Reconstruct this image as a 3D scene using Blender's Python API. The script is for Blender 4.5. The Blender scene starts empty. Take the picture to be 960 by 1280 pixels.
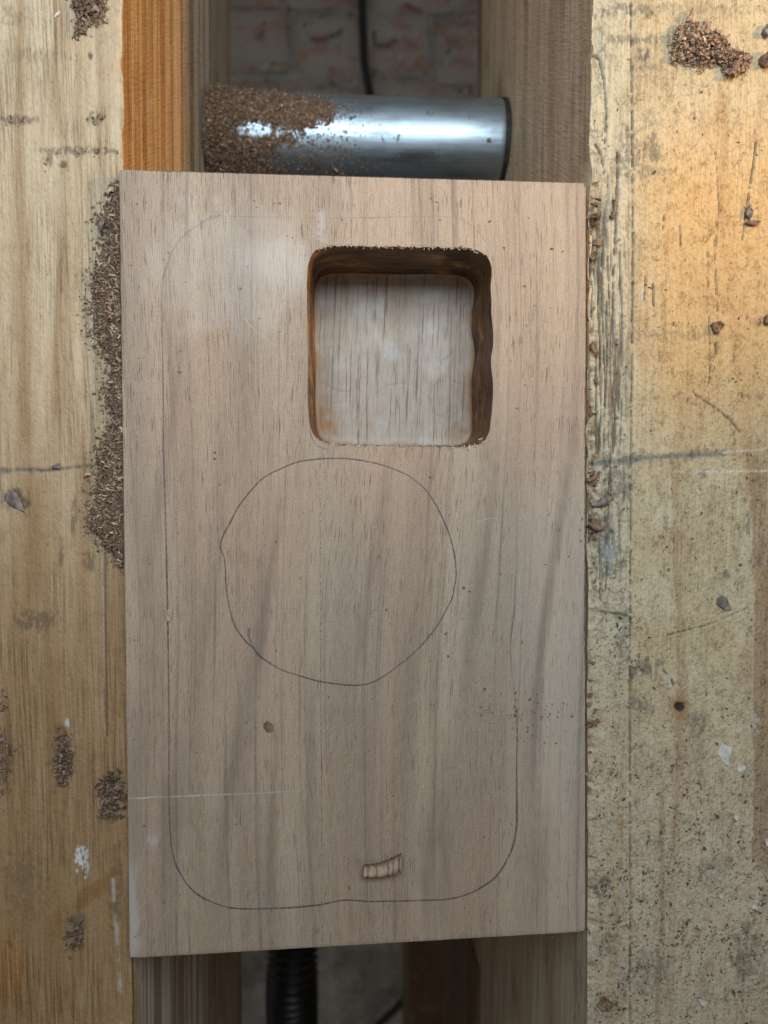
import bpy, math, random
import numpy as np
from mathutils import Vector, Quaternion

# ------------------------------------------------------------------ camera
S = bpy.context.scene
H, F = 0.22, 900.0                 # camera height over the bench top (m), focal length in photo pixels
NAD = (440.0, 580.0)               # photo pixel straight below the camera
nc = Vector(((NAD[0]-480)/F, (640-NAD[1])/F, -1)).normalized()
RQ = nc.rotation_difference(Vector((0, 0, -1)))
RM = np.array(RQ.to_matrix())
cam = bpy.data.cameras.new('camera'); cam.sensor_fit = 'HORIZONTAL'; cam.sensor_width = 36
cam.lens = 36*F/960; cam.clip_start = 0.005; cam.clip_end = 60
cam.dof.use_dof = True; cam.dof.focus_distance = 0.222; cam.dof.aperture_fstop = 15
co = bpy.data.objects.new('camera', cam); S.collection.objects.link(co)
co.location = (0, 0, H); co.rotation_mode = 'QUATERNION'; co.rotation_quaternion = RQ
S.camera = co
S.render.resolution_x, S.render.resolution_y = 768, 1024
S.view_settings.view_transform = 'Standard'; S.view_settings.look = 'None'
S.view_settings.exposure = 0.0; S.view_settings.gamma = 1.0
S.render.engine = 'CYCLES'

# ------------------------------------------------------------------ light: dim workshop, cool window overhead, warm lamp from the right
w = bpy.data.worlds.new('World'); S.world = w; w.use_nodes = True
w.node_tree.nodes['Background'].inputs[0].default_value = (1.0, 0.96, 0.92, 1)
w.node_tree.nodes['Background'].inputs[1].default_value = 0.15
def look(o, loc, tgt):
    o.location = loc
    o.rotation_euler = (Vector(tgt)-Vector(loc)).to_track_quat('-Z', 'Y').to_euler()
def area(name, loc, tgt, sx, sy, e, col):
    l = bpy.data.lights.new(name, 'AREA'); l.shape = 'RECTANGLE'; l.size = sx; l.size_y = sy; l.energy = e; l.color = col
    o = bpy.data.objects.new(name, l); S.collection.objects.link(o); look(o, loc, tgt); return o
area('window_light', (0.04, 0.21, 0.38), (0.04, 0.205, 0), 0.36, 0.20, 2.1, (0.81, 0.92, 1.0))
sl = bpy.data.lights.new('warm_lamp', 'SPOT'); sl.energy = 4.4; sl.color = (1.0, 0.60, 0.22)
sl.spot_size = math.radians(50); sl.spot_blend = 0.9; sl.shadow_soft_size = 0.022
so = bpy.data.objects.new('warm_lamp', sl); S.collection.objects.link(so); look(so, (0.36, 0.135, 0.165), (0.0, 0.13, -0.01))

# ------------------------------------------------------------------ helpers
COL = S.collection
def W(px, py, z=0.0):
    d = RQ @ Vector(((px-480)/F, (640-py)/F, -1))
    t = (z-H)/d.z
    return Vector((d.x*t, d.y*t, z))
def PXY(x, y, z=0.0):              # world arrays -> photo pixels
    p = np.stack([np.asarray(x, float), np.asarray(y, float), np.asarray(z-H, float)+0*np.asarray(x)], -1) @ RM
    return 480+F*p[..., 0]/-p[..., 2], 640-F*p[..., 1]/-p[..., 2]
def tag(o, label=None, cat=None, group=None, kind=None):
    for k, v in (('label', label), ('category', cat), ('group', group), ('kind', kind)):
        if v: o[k] = v
    return o
def empty(name, loc=(0, 0, 0)):
    o = bpy.data.objects.new(name, None); COL.objects.link(o); o.location = loc; o.empty_display_size = .01; return o
def mobj(name, V, Fc, mat, parent=None, smooth=True, attrs=None, mi=None):
    me = bpy.data.meshes.new(name)
    V = np.asarray(V, float)
    if isinstance(Fc, np.ndarray):
        n, k = Fc.shape
        me.vertices.add(len(V)); me.vertices.foreach_set('co', V.ravel())
        me.loops.add(n*k); me.loops.foreach_set('vertex_index', Fc.ravel().astype(np.int32))
        me.polygons.add(n); me.polygons.foreach_set('loop_start', np.arange(0, n*k, k, dtype=np.int32))
        me.update(calc_edges=True)
    else:
        me.from_pydata([tuple(v) for v in V], [], [tuple(int(i) for i in f) for f in Fc]); me.update()
    if smooth: me.polygons.foreach_set('use_smooth', np.ones(len(me.polygons), bool))
    for m in (mat if isinstance(mat, (list, tuple)) else [mat]): me.materials.append(m)
    if mi is not None: me.polygons.foreach_set('material_index', np.asarray(mi, np.int32))
    for k, a in (attrs or {}).items():
        a = np.asarray(a, np.float32)
        if a.ndim == 1: at = me.attributes.new(k, 'FLOAT', 'POINT'); at.data.foreach_set('value', a)
        else:
            at = me.attributes.new(k, 'FLOAT_COLOR', 'POINT')
            at.data.foreach_set('color', np.concatenate([a, np.ones((len(a), 1), np.float32)], 1).ravel())
    o = bpy.data.objects.new(name, me); COL.objects.link(o)
    if parent: o.parent = parent
    return o
_T = np.random.RandomState(3).rand(64, 256, 256)
def vn(x, y, seed=0):
    t = _T[seed % 64]; xi = np.floor(x).astype(int); yi = np.floor(y).astype(int)
    fx = x-xi; fy = y-yi; fx = fx*fx*(3-2*fx); fy = fy*fy*(3-2*fy)
    a = t[xi % 256, yi % 256]; b = t[(xi+1) % 256, yi % 256]; c = t[xi % 256, (yi+1) % 256]; d = t[(xi+1) % 256, (yi+1) % 256]
    return (a*(1-fx)+b*fx)*(1-fy)+(c*(1-fx)+d*fx)*fy
def fbm(x, y, seed=0, o=4):
    r = 0; a = .5; s = 0
    for i in range(o): r = r+a*vn(x*2**i, y*2**i, seed+i); s += a; a *= .5
    return r/s
def sst(a, b, x): t = np.clip((x-a)/(b-a), 0, 1); return t*t*(3-2*t)
def dpoly(px, py, pts):            # distance to a polyline, in photo pixels
    d = np.full(np.shape(px), 1e9)
    for (ax, ay), (bx, by) in zip(pts[:-1], pts[1:]):
        ux, uy = bx-ax, by-ay; L = ux*ux+uy*uy+1e-9
        t = np.clip(((px-ax)*ux+(py-ay)*uy)/L, 0, 1)
        d = np.minimum(d, np.hypot(px-ax-t*ux, py-ay-t*uy))
    return d
def blob(px, py, cx, cy, rx, ry, seed=0, rag=.5, soft=.35):
    r = np.hypot((px-cx)/rx, (py-cy)/ry)+rag*(fbm(px/6+cx, py/9+cy, seed, 3)-.5)*2
    return 1-sst(1-soft, 1+soft, r)
def mixc(c, col, f): return c*(1-f[..., None])+np.array(col)*f[..., None]
def spline(pts, n=12):
    P = [Vector((p[0], p[1], p[2] if len(p) > 2 else 0)) for p in pts]; P = [P[0]*2-P[1]]+P+[P[-1]*2-P[-2]]; out = []
    for i in range(1, len(P)-2):
        a, b, c, d = P[i-1:i+3]
        for k in range(n):
            t = k/n
            out.append(.5*((2*b)+(c-a)*t+(2*a-5*b+4*c-d)*t*t+(3*b-a-3*c+d)*t**3))
    out.append(P[-2]); return out

# ------------------------------------------------------------------ node helper
class M:
    def __init__(s, name):
        s.m = bpy.data.materials.new(name); s.m.use_nodes = True; s.t = s.m.node_tree; s.n = s.t.nodes
        s.b = s.n['Principled BSDF']; s.c = s.n.new('ShaderNodeTexCoord').outputs['Object']
    def put(s, i, v):
        if isinstance(v, bpy.types.NodeSocket): s.t.links.new(v, i)
        elif isinstance(v, tuple) and i.type == 'RGBA' and len(v) == 3: i.default_value = (*v, 1)
        else: i.default_value = v
    def math(s, op, a, b=0.0, c=0.0, clamp=False):
        n = s.n.new('ShaderNodeMath'); n.operation = op; n.use_clamp = clamp
        s.put(n.inputs[0], a); s.put(n.inputs[1], b); s.put(n.inputs[2], c); return n.outputs[0]
    def mapping(s, sc, rot=(0, 0, 0), loc=(0, 0, 0), v=None):
        n = s.n.new('ShaderNodeMapping'); s.put(n.inputs['Vector'], v or s.c)
        if any(rot): n.vector_type = 'TEXTURE'; sc = tuple(1/q for q in sc)   # rotate first, then stretch
        n.inputs['Scale'].default_value = sc; n.inputs['Rotation'].default_value = rot; n.inputs['Location'].default_value = loc
        return n.outputs[0]
    def noise(s, sc, detail=3, rough=.5, dist=0, rot=(0, 0, 0), loc=(0, 0, 0), v=None):
        n = s.n.new('ShaderNodeTexNoise'); s.put(n.inputs['Vector'], s.mapping(sc, rot, loc, v)); n.inputs['Scale'].default_value = 1
        n.inputs['Detail'].default_value = detail; n.inputs['Roughness'].default_value = rough; n.inputs['Distortion'].default_value = dist
        return n.outputs[0]
    def rng(s, v, a, b, c=0.0, d=1.0, smooth=True):
        n = s.n.new('ShaderNodeMapRange'); n.interpolation_type = 'SMOOTHSTEP' if smooth else 'LINEAR'
        s.put(n.inputs[0], v)
        for i, q in enumerate((a, b, c, d)): s.put(n.inputs[i+1], q)
        return n.outputs[0]
    def mix(s, f, a, b, mode='MIX'):
        n = s.n.new('ShaderNodeMix'); n.data_type = 'RGBA'; n.blend_type = mode
        s.put(n.inputs[0], f); s.put(n.inputs[6], a); s.put(n.inputs[7], b); return n.outputs[2]
    def attr(s, name, fac=False):
        n = s.n.new('ShaderNodeAttribute'); n.attribute_name = name; return n.outputs['Fac' if fac else 'Color']
    def xyz(s):
        n = s.n.new('ShaderNodeSeparateXYZ'); s.t.links.new(s.c, n.inputs[0]); return n.outputs
    def bump(s, h, strength=.4, dist=.0004):
        n = s.n.new('ShaderNodeBump'); n.inputs['Strength'].default_value = strength; n.inputs['Distance'].default_value = dist
        s.put(n.inputs['Height'], h); s.t.links.new(n.outputs[0], s.b.inputs['Normal'])
    def fin(s, col, rough=.6, **k):
        s.put(s.b.inputs['Base Color'], col); s.put(s.b.inputs['Roughness'], rough)
        for q, v in k.items(): s.put(s.b.inputs[q.replace('_', ' ')], v)
        return s.m

# wandering grain: object coordinates with a slow sideways drift
def drift(m, amp, f):
    n = m.n.new('ShaderNodeTexNoise'); m.put(n.inputs['Vector'], m.mapping((f*2, f, f*2))); n.inputs['Scale'].default_value = 1; n.inputs['Detail'].default_value = 1
    a = m.n.new('ShaderNodeVectorMath'); a.operation = 'SUBTRACT'; m.put(a.inputs[0], n.outputs['Color']); a.inputs[1].default_value = (.5, .5, .5)
    b = m.n.new('ShaderNodeVectorMath'); b.operation = 'MULTIPLY'; m.put(b.inputs[0], a.outputs[0]); b.inputs[1].default_value = (amp, 0, amp)
    c = m.n.new('ShaderNodeVectorMath'); c.operation = 'ADD'; m.put(c.inputs[0], m.c); m.put(c.inputs[1], b.outputs[0])
    return c.outputs[0]

def mat_bench(name, fibre=.25, speck=.5, iso=.5, mt=.36):
    m = M(name); v = drift(m, .002, 12)
    c = m.attr('col')
    g1 = m.noise((1700, 45, 1700), 4, .65, v=v); g2 = m.noise((420, 9, 420), 3, .55, v=v); msk = m.rng(m.noise((45, 20, 45), 3, .6, loc=(3, 3, 3)), .38, .62, .15, 1)
    pit = m.noise((1000, 420, 1000), 3, .65); mot = m.noise((300, 170, 300), 5, .7); iso_n = m.noise((900, 800, 900), 3, .65, rot=(0, 0, .5)); ckl = m.noise((420, 330, 420), 3, .6, loc=(7, 7, 7))
    c = m.mix(m.math('MULTIPLY', m.rng(g1, .42, .7), m.math('MULTIPLY', msk, fibre)), c, (.16, .10, .05), 'MULTIPLY')
    c = m.mix(m.rng(g2, .48, .78, 0, .26), c, (.46, .33, .21), 'MULTIPLY')
    c = m.mix(m.math('MULTIPLY', m.rng(g1, .48, .25), m.math('MULTIPLY', msk, .22)), c, (.82, .74, .58))
    c = m.mix(m.rng(mot, .48, .70, 0, mt), c, (.40, .31, .22), 'MULTIPLY')
    c = m.mix(m.rng(iso_n, .45, .7, 0, iso), c, (.40, .30, .20), 'MULTIPLY')
    ck = m.math('MULTIPLY', m.rng(m.math('ABSOLUTE', m.math('SUBTRACT', ckl, .5)), .012, .0, 0, 1), m.rng(mot, .46, .62))
    c = m.mix(m.math('MULTIPLY', ck, iso), c, (.13, .09, .06))
    c = m.mix(m.rng(pit, .62, .68, 0, speck), c, (.10, .065, .04))
    h = m.math('ADD', m.math('MULTIPLY', g1, .7), m.math('MULTIPLY', pit, -.8))
    h = m.math('ADD', h, m.math('MULTIPLY', mot, 3.6*mt)); h = m.math('ADD', h, m.math('MULTIPLY', iso_n, .9)); h = m.math('SUBTRACT', h, m.math('MULTIPLY', ck, .5))
    m.bump(h, .35+1.3*iso, .0007)
    return m.fin(c, .62, **{'Specular_IOR_Level': .3})
def mat_wall(name, light, mid, dark, n=1.0):
    m = M(name); v = drift(m, .004, 5)
    bands = m.noise((1, 2.2, 260*n), 2, .5, v=v); fine = m.noise((900, 22, 900), 3, .6, v=v); b2 = m.noise((1, 4, 60*n), 2, .5, v=v, loc=(3, 1, 7))
    c = m.mix(m.rng(bands, .45, .56), light, mid)
    c = m.mix(m.rng(b2, .52, .68, 0, .7), c, dark)
    if n == 1.0:
        gr = m.mix(m.rng(bands, .45, .56), (.74, .69, .59), (.38, .30, .22)); c = m.mix(m.math('MULTIPLY', m.attr('age', True), .92), c, gr)
    c = m.mix(m.rng(fine, .4, .75, 0, .45), c, (.35, .22, .12), 'MULTIPLY')
    c = m.mix(m.rng(m.noise((60, 30, 60), 4, .6), .5, .72, 0, .4), c, (.30, .26, .22), 'MULTIPLY')
    c = m.mix(m.rng(m.noise((700, 120, 500), 2, .5, loc=(9, 2, 1)), .72, .77, 0, .85), c, (.05, .03, .02))
    saw = m.noise((300, 1100, 130), 2, .6, rot=(.5, 0, 0)); c = m.mix(m.rng(saw, .5, .75, 0, .3), c, (.45, .36, .27), 'MULTIPLY')
    kn = m.noise((40, 9, 40), 2, .4, loc=(2, 6, 4)); c = m.mix(m.rng(kn, .66, .74, 0, .55), c, (.16, .09, .045))
    c = m.mix(m.rng(m.noise((150, 90, 150), 4, .7, loc=(1, 1, 6)), .55, .7, 0, .35), c, (.62, .58, .50))
    m.bump(m.math('ADD', m.math('ADD', fine, m.math('MULTIPLY', bands, .8)), m.math('MULTIPLY', saw, .8)), .7, .0007)
    return m.fin(c, .6, **{'Specular_IOR_Level': .3})
def mat_chip(name, a, b, c3):
    m = M(name); t = m.attr('tint', True)
    c = m.mix(m.rng(t, 0, .6), a, b); c = m.mix(m.rng(t, .7, 1), c, c3)
    c = m.mix(m.rng(m.noise((2500, 2500, 2500), 2), .4, .7, 0, .4), c, (.5, .4, .3), 'MULTIPLY')
    return m.fin(c, .75, **{'Specular_IOR_Level': .2})

MAT_LTOP = mat_bench('pine_left_top', .6, .35, .1, .2)
MAT_RTOP = mat_bench('pine_right_top', .24, .5, .34)
MAT_LWALL = mat_wall('pine_left_inner', (.62, .40, .19), (.46, .24, .085), (.40, .22, .10))
MAT_RWALL = mat_wall('pine_right_inner', (.82, .72, .55), (.72, .60, .43), (.58, .45, .30), .7)
MAT_RAIL = mat_wall('pine_rail', (.56, .46, .33), (.46, .35, .24), (.32, .23, .15), .8)
MAT_RAILR = mat_wall('shaded_pine_rail', (.24, .155, .09), (.18, .11, .06), (.11, .065, .035), .8)  # rail pine with the shade at the lower right put into its colour
MAT_DUST = mat_chip('sawdust', (.17, .105, .066), (.27, .175, .112), (.44, .31, .21))
MAT_DUST2 = mat_chip('grey_brown_sawdust', (.15, .10, .07), (.235, .165, .12), (.37, .28, .21))
MAT_SHAV = mat_chip('shavings', (.26, .165, .11), (.42, .29, .20), (.64, .50, .37))

# ------------------------------------------------------------------ bench beams
YS = np.concatenate([np.linspace(-.95, -.215, 24)[:-1], np.arange(-.215, .18, .00042), np.linspace(.18, .95, 24)[1:]])
def line_at(p, q):
    a, b = W(*p), W(*q)
    return lambda y: a.x+(b.x-a.x)*(y-a.y)/(b.y-a.y)
LEDGE = line_at((152, 0), (165, 1280)); REDGE = lambda y: np.interp(-np.asarray(y, float), [-W(0, q).y for q in (0, 180, 560, 1280)], [W(p, q).x for p, q in ((741, 0), (738, 180), (735.5, 560), (734, 1280))])
def grid_faces(nu, nv, wrap=True):
    i = np.arange(nu if wrap else nu-1)[:, None]; j = np.arange(nv-1)[None, :]
    i2 = (i+1) % nu
    return np.stack([i*nv+j, i2*nv+j, i2*nv+j+1, i*nv+j+1], -1).reshape(-1, 4)
def beam(side, depth, paint, width=.19):
    s = -1 if side == 'L' else 1
    u_top = np.concatenate([np.linspace(width, .064, 12), np.arange(.0637, .0006, -.00031), [.0006, .00025, 0.0]])
    zw = np.concatenate([-np.geomspace(.0003, .01, 8), np.linspace(-.012, -depth, 60)])
    prof_u = np.concatenate([[width], u_top, 0*zw, [width]])
    prof_z = np.concatenate([[-depth*.5], 0*u_top, zw, [-depth]])
    nu, nv = len(prof_u), len(YS)
    U, Y = np.meshgrid(prof_u, YS, indexing='ij'); Z = np.repeat(prof_z[:, None], nv, 1)
    X = (LEDGE if side == 'L' else REDGE)(Y)+s*U
    px, py = PXY(X, Y, 0)
    top = (Z == 0)
    dz, col, dx = paint(px, py, U, Y, Z, top)
    age = np.clip(np.where(py < 800, .65, 1)*sst(.02, .13, -Z)+sst(860, 1080, py+(fbm(py/40, Z*200, 14, 2)-.5)*200)*sst(.002, .016, -Z+.006*fbm(py/30, Z*0, 15, 2)), 0, 1) if s < 0 else 0*Z
    Z = Z+dz; X = X+dx
    V = np.stack([X, Y, Z], -1).reshape(-1, 3)
    fc = grid_faces(nu, nv)
    if s > 0: fc = fc[:, ::-1]
    n0 = 1; n1 = 1+len(u_top)
    mi = np.repeat(np.arange(nu), nv-1); mi = np.where((mi >= n0-1) & (mi < n1-1), 0, 1)
    return mobj('beam', V, fc, [MAT_LTOP, MAT_LWALL] if s < 0 else [MAT_RTOP, MAT_RWALL], None, True, {'col': col.reshape(-1, 3), 'age': age.reshape(-1)}, mi)

def lens_line(px, py, pts, wd, seed=0, brk=0.0):
    d = dpoly(px, py, pts)+(fbm(px/5, py/5, seed, 3)-.5)*wd*1.2
    f = np.exp(-(d/wd)**2)
    if brk: f = f*sst(brk, brk+.25, fbm(px/14, py/14, seed+5, 3))
    return f

def paint_left(px, py, U, Y, Z, top):
    n = fbm(px/9, py/160, 1, 4); n2 = fbm(px/34+2, py/500, 7, 3)
    col = np.empty(px.shape+(3,)); col[:] = (.60, .475, .31)
    col = mixc(col, (.49, .39, .265), sst(.42, .7, n)*.6)
    col = mixc(col, (.68, .60, .46), sst(.55, .3, n)*.4)
    low = sst(300, 950, py)                                   # amber timber, colour also darkened for the shade at the lower end
    col = mixc(col, (.365, .22, .10), low*.85)
    for cx, wd, st, y0, y1 in ((22, 5, .55, -50, 260), (70, 4, .6, -50, 160), (124, 4, .45, -50, 240), (26, 9, .55, 260, 560), (73, 8, .5, 300, 520),
                           (38, 9, .7, 590, 760), (104, 6, .4, 560, 800), (62, 10, .45, 830, 1280), (20, 14, .4, 700, 1280), (98, 5, .5, 960, 1280), (140, 9, .5, 680, 1190)):
        x = cx+(fbm(py/90, cx+py*0, 11, 2)-.5)*10
        e = np.exp(-((px-x)/wd)**2)+.6*sst(0, 3, px-x)*sst(wd*3, 3, px-x)
        col = mixc(col, (.30, .175, .075), np.clip(e, 0, 1)*st*sst(y0-40, y0+30, py)*sst(y1+40, y1-30, py)*.8)
    g = lens_line(px, py, [(-60, 586), (60, 588), (126, 581)], 2.0, 3, .3); g2 = lens_line(px, py, [(-60, 587), (40, 588)], 4.5, 9, .45)
    col = mixc(col, (.10, .11, .10), np.clip(g*.75+g2*.7, 0, 1))
    dk = 0*px
    for cx, cy, rx, ry, s_, st in ((112, 12, 20, 26, 2, .55), (20, 150, 24, 5, 3, .6), (92, 188, 40, 5, 4, .6), (118, 148, 13, 8, 5, .6), (60, 200, 5, 11, 6, .55), (20, 625, 17, 13, 7, .8),
            (44, 778, 26, 15, 8, .5), (92, 645, 4, 22, 9, .5), (77, 690, 4, 16, 1, .5), (110, 702, 8, 12, 2, .55), (78, 945, 13, 32, 3, .7), (5, 950, 12, 36, 4, .5),
            (93, 1168, 12, 22, 5, .55), (30, 1105, 24, 40, 6, .3), (11, 1182, 4, 4, 7, .9), (40, 70, 40, 9, 8, .25), (14, 22, 20, 12, 9, .3), (145, 1110, 8, 50, 10, .4), (112, 70, 3, 4, 12, .8), (78, 205, 4, 4, 13, .8)):
        dk = np.maximum(dk, blob(px, py, cx, cy, rx, ry, s_, .75)*st)
    dk = dk*sst(.30, .60, fbm(px/3.0, py/6.0, 16, 3)+.18*dk)
    col = mixc(col, (.105, .078, .058), dk)
    am = blob(px, py, 122, 1112, 30, 8, 1, .2)*0
    yy = py+(px-120)*.62
    am = sst(1098, 1104, yy)*sst(1128, 1120, yy)*sst(94, 99, px)*sst(146, 140, px)+.6*sst(1104, 1112, yy)*sst(1150, 1140, yy)*sst(50, 58, px)*sst(92, 84, px)
    col = mixc(col, (.30, .15, .045), np.clip(am, 0, 1)*.6)
    col = mixc(col, (.42, .20, .055), blob(px, py, 6, 1215, 26, 50, 4, .6)*.6)
    wh = blob(px, py, 104, 1075, 8, 16, 6, .9, .2)*sst(.36, .5, fbm(px/2.2, py/4.5, 18, 3)); wh = np.maximum(wh, blob(px, py, 84, 902, 3, 6, 2, .5)*.8)
    wh = np.maximum(wh, .5*lens_line(px, py, [(141, 1100), (147, 1180), (154, 1300)], 2.2, 5, .35))
    col = mixc(col, (.74, .76, .74), wh)
    crk = lens_line(px, py, [(131, 676), (132, 800), (134, 920)], 1.3, 4); edge = lens_line(px, py, [(128, 676), (129, 800), (131, 920)], 1.0, 4)
    col = mixc(col, (.13, .085, .05), crk*.8); col = mixc(col, (.66, .58, .45), edge*.5)
    dz = -.00035*crk-.0003*dk*top-.0003*g+.0002*(n-.5)+.0003*(n2-.5)
    rag = (fbm(py/28, px*0+3, 5, 3)-.5)*.0008; ed = np.exp(-(U/.0008)**2)
    dz = np.where(top, dz-ed*.0006*sst(.35, .7, fbm(py/12, py*0+1, 8, 3)), (fbm(py/60, Z*300, 4, 2)-.5)*.0000)
    notch = np.exp(-((py-80)/12)**2)+.5*np.exp(-((py-168)/6)**2)
    dx = np.where(Z > -.012, rag*np.exp(Z/.004)*np.exp(-U/.003), 0)-.0007*notch*np.exp(Z/.003)*np.exp(-U/.002)
    return dz, np.clip(col, .01, .9), dx

rs = np.random.RandomState(11)
def paint_right(px, py, U, Y, Z, top):
    n = fbm(px/7, py/120, 21, 4); n2 = fbm(px/30, py/40, 25, 4); n3 = fbm(px/3.5, py/5, 28, 3)
    col = np.empty(px.shape+(3,)); col[:] = (.60, .485, .305)
    col = mixc(col, (.67, .57, .39), sst(.5, .75, n2)*.55)
    col = mixc(col, (.48, .365, .22), sst(.5, .25, n2)*.5)
    col = mixc(col, (.48, .36, .22), sst(.55, .75, n)*.28)
    low = sst(820, 1120, py); col = mixc(col, (.64, .545, .41), low*.75)
    lamp_glow = sst(95, 260, py)*sst(640, 430, py)*sst(770, 860, px); col = mixc(col, (.72, .44, .18), lamp_glow*.75)  # glow of the warm lamp painted into the wood colour
    def band(pts, wl, wr, c, st):
        xs = np.interp(py, [p[1] for p in pts], [p[0] for p in pts])+(fbm(py/40, py*0, 31, 3)-.5)*7
        e = sst(-wl, 0, px-xs)*sst(wr, wr*.2, px-xs); e = e*sst(pts[0][1]-25, pts[0][1]+15, py)*sst(pts[-1][1]+25, pts[-1][1]-15, py)
        return mixc(col, c, np.clip(e, 0, 1)*st)
    col = band([(840, 575), (842, 640), (846, 760), (850, 870), (845, 960), (838, 1060)], 3, 14, (.40, .235, .12), .45)
    col = band([(903, 0), (902, 170)], 8, 12, (.50, .33, .18), .4)
    col = band([(896, 120), (905, 330), (916, 430), (925, 520), (932, 590), (939, 640)], 6, 22, (.54, .32, .15), .35)
    xr = np.interp(py, [400, 520, 560, 600, 700, 820, 1000, 1075, 1110], [948, 934, 930, 934, 941, 940, 939, 938, 960])
    col = mixc(col, (.31, .185, .10), sst(0, 4, px-xr+(fbm(py/12, py*0+4, 33, 3)-.5)*5)*sst(540, 600, py)*sst(1120, 1060, py)*.6)
    col = band([(824, 990), (826, 1120), (820, 1280)], 3, 9, (.33, .23, .14), .45)
    col = band([(774, 1010), (770, 1100), (762, 1280)], 6, 8, (.50, .32, .14), .4)
    # pale crackled film along the inner edge
    ef = sst(800, 776, px)*sst(-20, 10, py); col = mixc(col, (.60, .555, .42), ef*.65*sst(1000, 780, py))
    gr = 0*px
    for cx, cy, rx, ry, s_, st in ((800, 48, 26, 6, 1, .6), (785, 14, 36, 8, 2, .55), (770, 50, 14, 6, 3, .5), (804, 68, 9, 10, 4, .8), (812, 84, 20, 5, 3, .5), (785, 190, 14, 30, 5, .55), (816, 185, 10, 20, 6, .6), (812, 150, 12, 12, 7, .4), (800, 215, 28, 8, 3, .45),
            (770, 610, 16, 26, 8, .55), (758, 670, 8, 24, 9, .6), (768, 575, 28, 9, 10, .5), (765, 700, 14, 20, 11, .4), (775, 800, 9, 22, 12, .45), (800, 835, 26, 14, 13, .55), (800, 880, 10, 10, 14, .55), (780, 770, 16, 8, 5, .4),
            (905, 720, 5, 9, 1, .7), (949, 700, 4, 12, 2, .6), (935, 650, 3, 14, 3, .5), (872, 905, 12, 14, 4, .45), (930, 1190, 18, 36, 5, .5), (810, 1215, 24, 24, 6, .45), (760, 1265, 16, 14, 7, .35), (752, 1115, 11, 16, 8, .5), (890, 1090, 22, 16, 9, .3), (760, 1180, 14, 14, 10, .4),
            (860, 10, 90, 5, 12, .3), (930, 15, 50, 4, 13, .25), (845, 420, 60, 7, 15, .28), (795, 415, 8, 8, 16, .35), (878, 592, 6, 6, 2, .6)):
        gr = np.maximum(gr, blob(px, py, cx, cy, rx, ry, s_, .85, .4)*st)
    gr = gr*sst(.36, .58, fbm(px/3.0, py/5.0, 36, 3)+.12*gr)*1.15
    col = mixc(col, (.15, .145, .125), np.clip(gr, 0, 1))
    col = mixc(col, (.30, .37, .40), blob(px, py, 760, 690, 8, 30, 3, .8)*.45)
    gl = lens_line(px, py, [(738, 580), (775, 577), (815, 572), (905, 567)], 3.6, 3, .12); col = mixc(col, (.17, .19, .175), gl*.85)
    wl = lens_line(px, py, [(905, 566), (965, 560)], 1.3, 4)+lens_line(px, py, [(842, 590), (1000, 588)], 1.3, 4, .2)+.5*lens_line(px, py, [(788, 925), (846, 924)], 1.2, 6)
    col = mixc(col, (.74, .68, .55), np.clip(wl, 0, 1)*.7)
    wh = 0*px
    for cx, cy, rx, ry, s_ in ((787, 1020, 11, 6, 1), (764, 1022, 6, 5, 2), (816, 1000, 9, 7, 3), (944, 905, 7, 14, 4), (833, 848, 9, 10, 5), (752, 917, 4, 6, 6), (803, 370, 5, 7, 7), (877, 617, 5, 5, 8), (804, 1050, 6, 8, 9)):
        wh = np.maximum(wh, blob(px, py, cx, cy, rx, ry, s_, .7))
    wh = wh*sst(.34, .56, fbm(px/3, py/4, 37, 3)); col = mixc(col, (.66, .63, .55), wh*.6)
    kn = blob(px, py, 850, 884, 6.5, 6, 3, .4); kn2 = blob(px, py, 850, 884, 13, 18, 3, .4); col = mixc(col, (.36, .20, .09), kn2*.6); col = mixc(col, (.05, .03, .025), kn)
    # splits and cracks
    ck = np.zeros_like(px)
    for pts, wd in (([(788, -20), (790, 140), (791, 320), (789, 560), (788, 800), (788, 1010), (788, 1300)], 1.1), ([(752, 285), (753, 360), (757, 470), (755, 560)], 1.2),
                    ([(772, 190), (771, 235), (769, 300), (766, 360), (768, 500)], 1.7), ([(760, 320), (763, 420), (761, 560)], .9), ([(776, 345), (779, 470), (775, 560)], .8), ([(741, 66), (750, 72), (755, 100), (758, 140), (756, 190)], 1.3),
                    ([(745, 180), (752, 195), (755, 215)], 1.5), ([(945, 177), (941, 210), (936, 240), (933, 262), (928, 300)], 1.1), ([(886, 395), (888, 470), (886, 480)], .8), ([(893, 300), (897, 400)], .7), ([(884, 315), (886, 360)], .6),
                    ([(860, 484), (872, 495), (884, 503), (900, 514), (912, 524), (925, 540)], 1.0), ([(903, 258), (892, 290), (880, 305)], .7), ([(894, 190), (899, 260), (893, 330)], .6),
                    ([(752, 765), (772, 768), (786, 770)], 1.6), ([(833, 795), (850, 790), (880, 783), (905, 773), (935, 760)], .8), ([(829, 838), (838, 846), (843, 858)], 1.4), ([(750, 640), (751, 760)], 1.0), ([(757, 600), (760, 700), (757, 740)], .9), ([(764, 590), (766, 690)], .8),
                    ([(814, 470), (819, 466)], 1.6), ([(816, 355), (818, 395)], 1.3), ([(807, 345), (805, 380)], 1.0), ([(895, 430), (896, 442)], 1.6), ([(850, 280), (851, 310)], .8), ([(830, 270), (829, 285)], 1.3)):
        ck = np.maximum(ck, lens_line(px, py, pts, wd*.8, 17))
    ck = ck*sst(.28, .48, fbm(px/5, py/7, 47, 3))
    fib = sst(.54, .66, fbm(px/2.6, py/55, 41, 3))*sst(795, 770, px)*sst(170, 320, py)*sst(800, 600, py); ck = np.maximum(ck, fib*.9)
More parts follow.
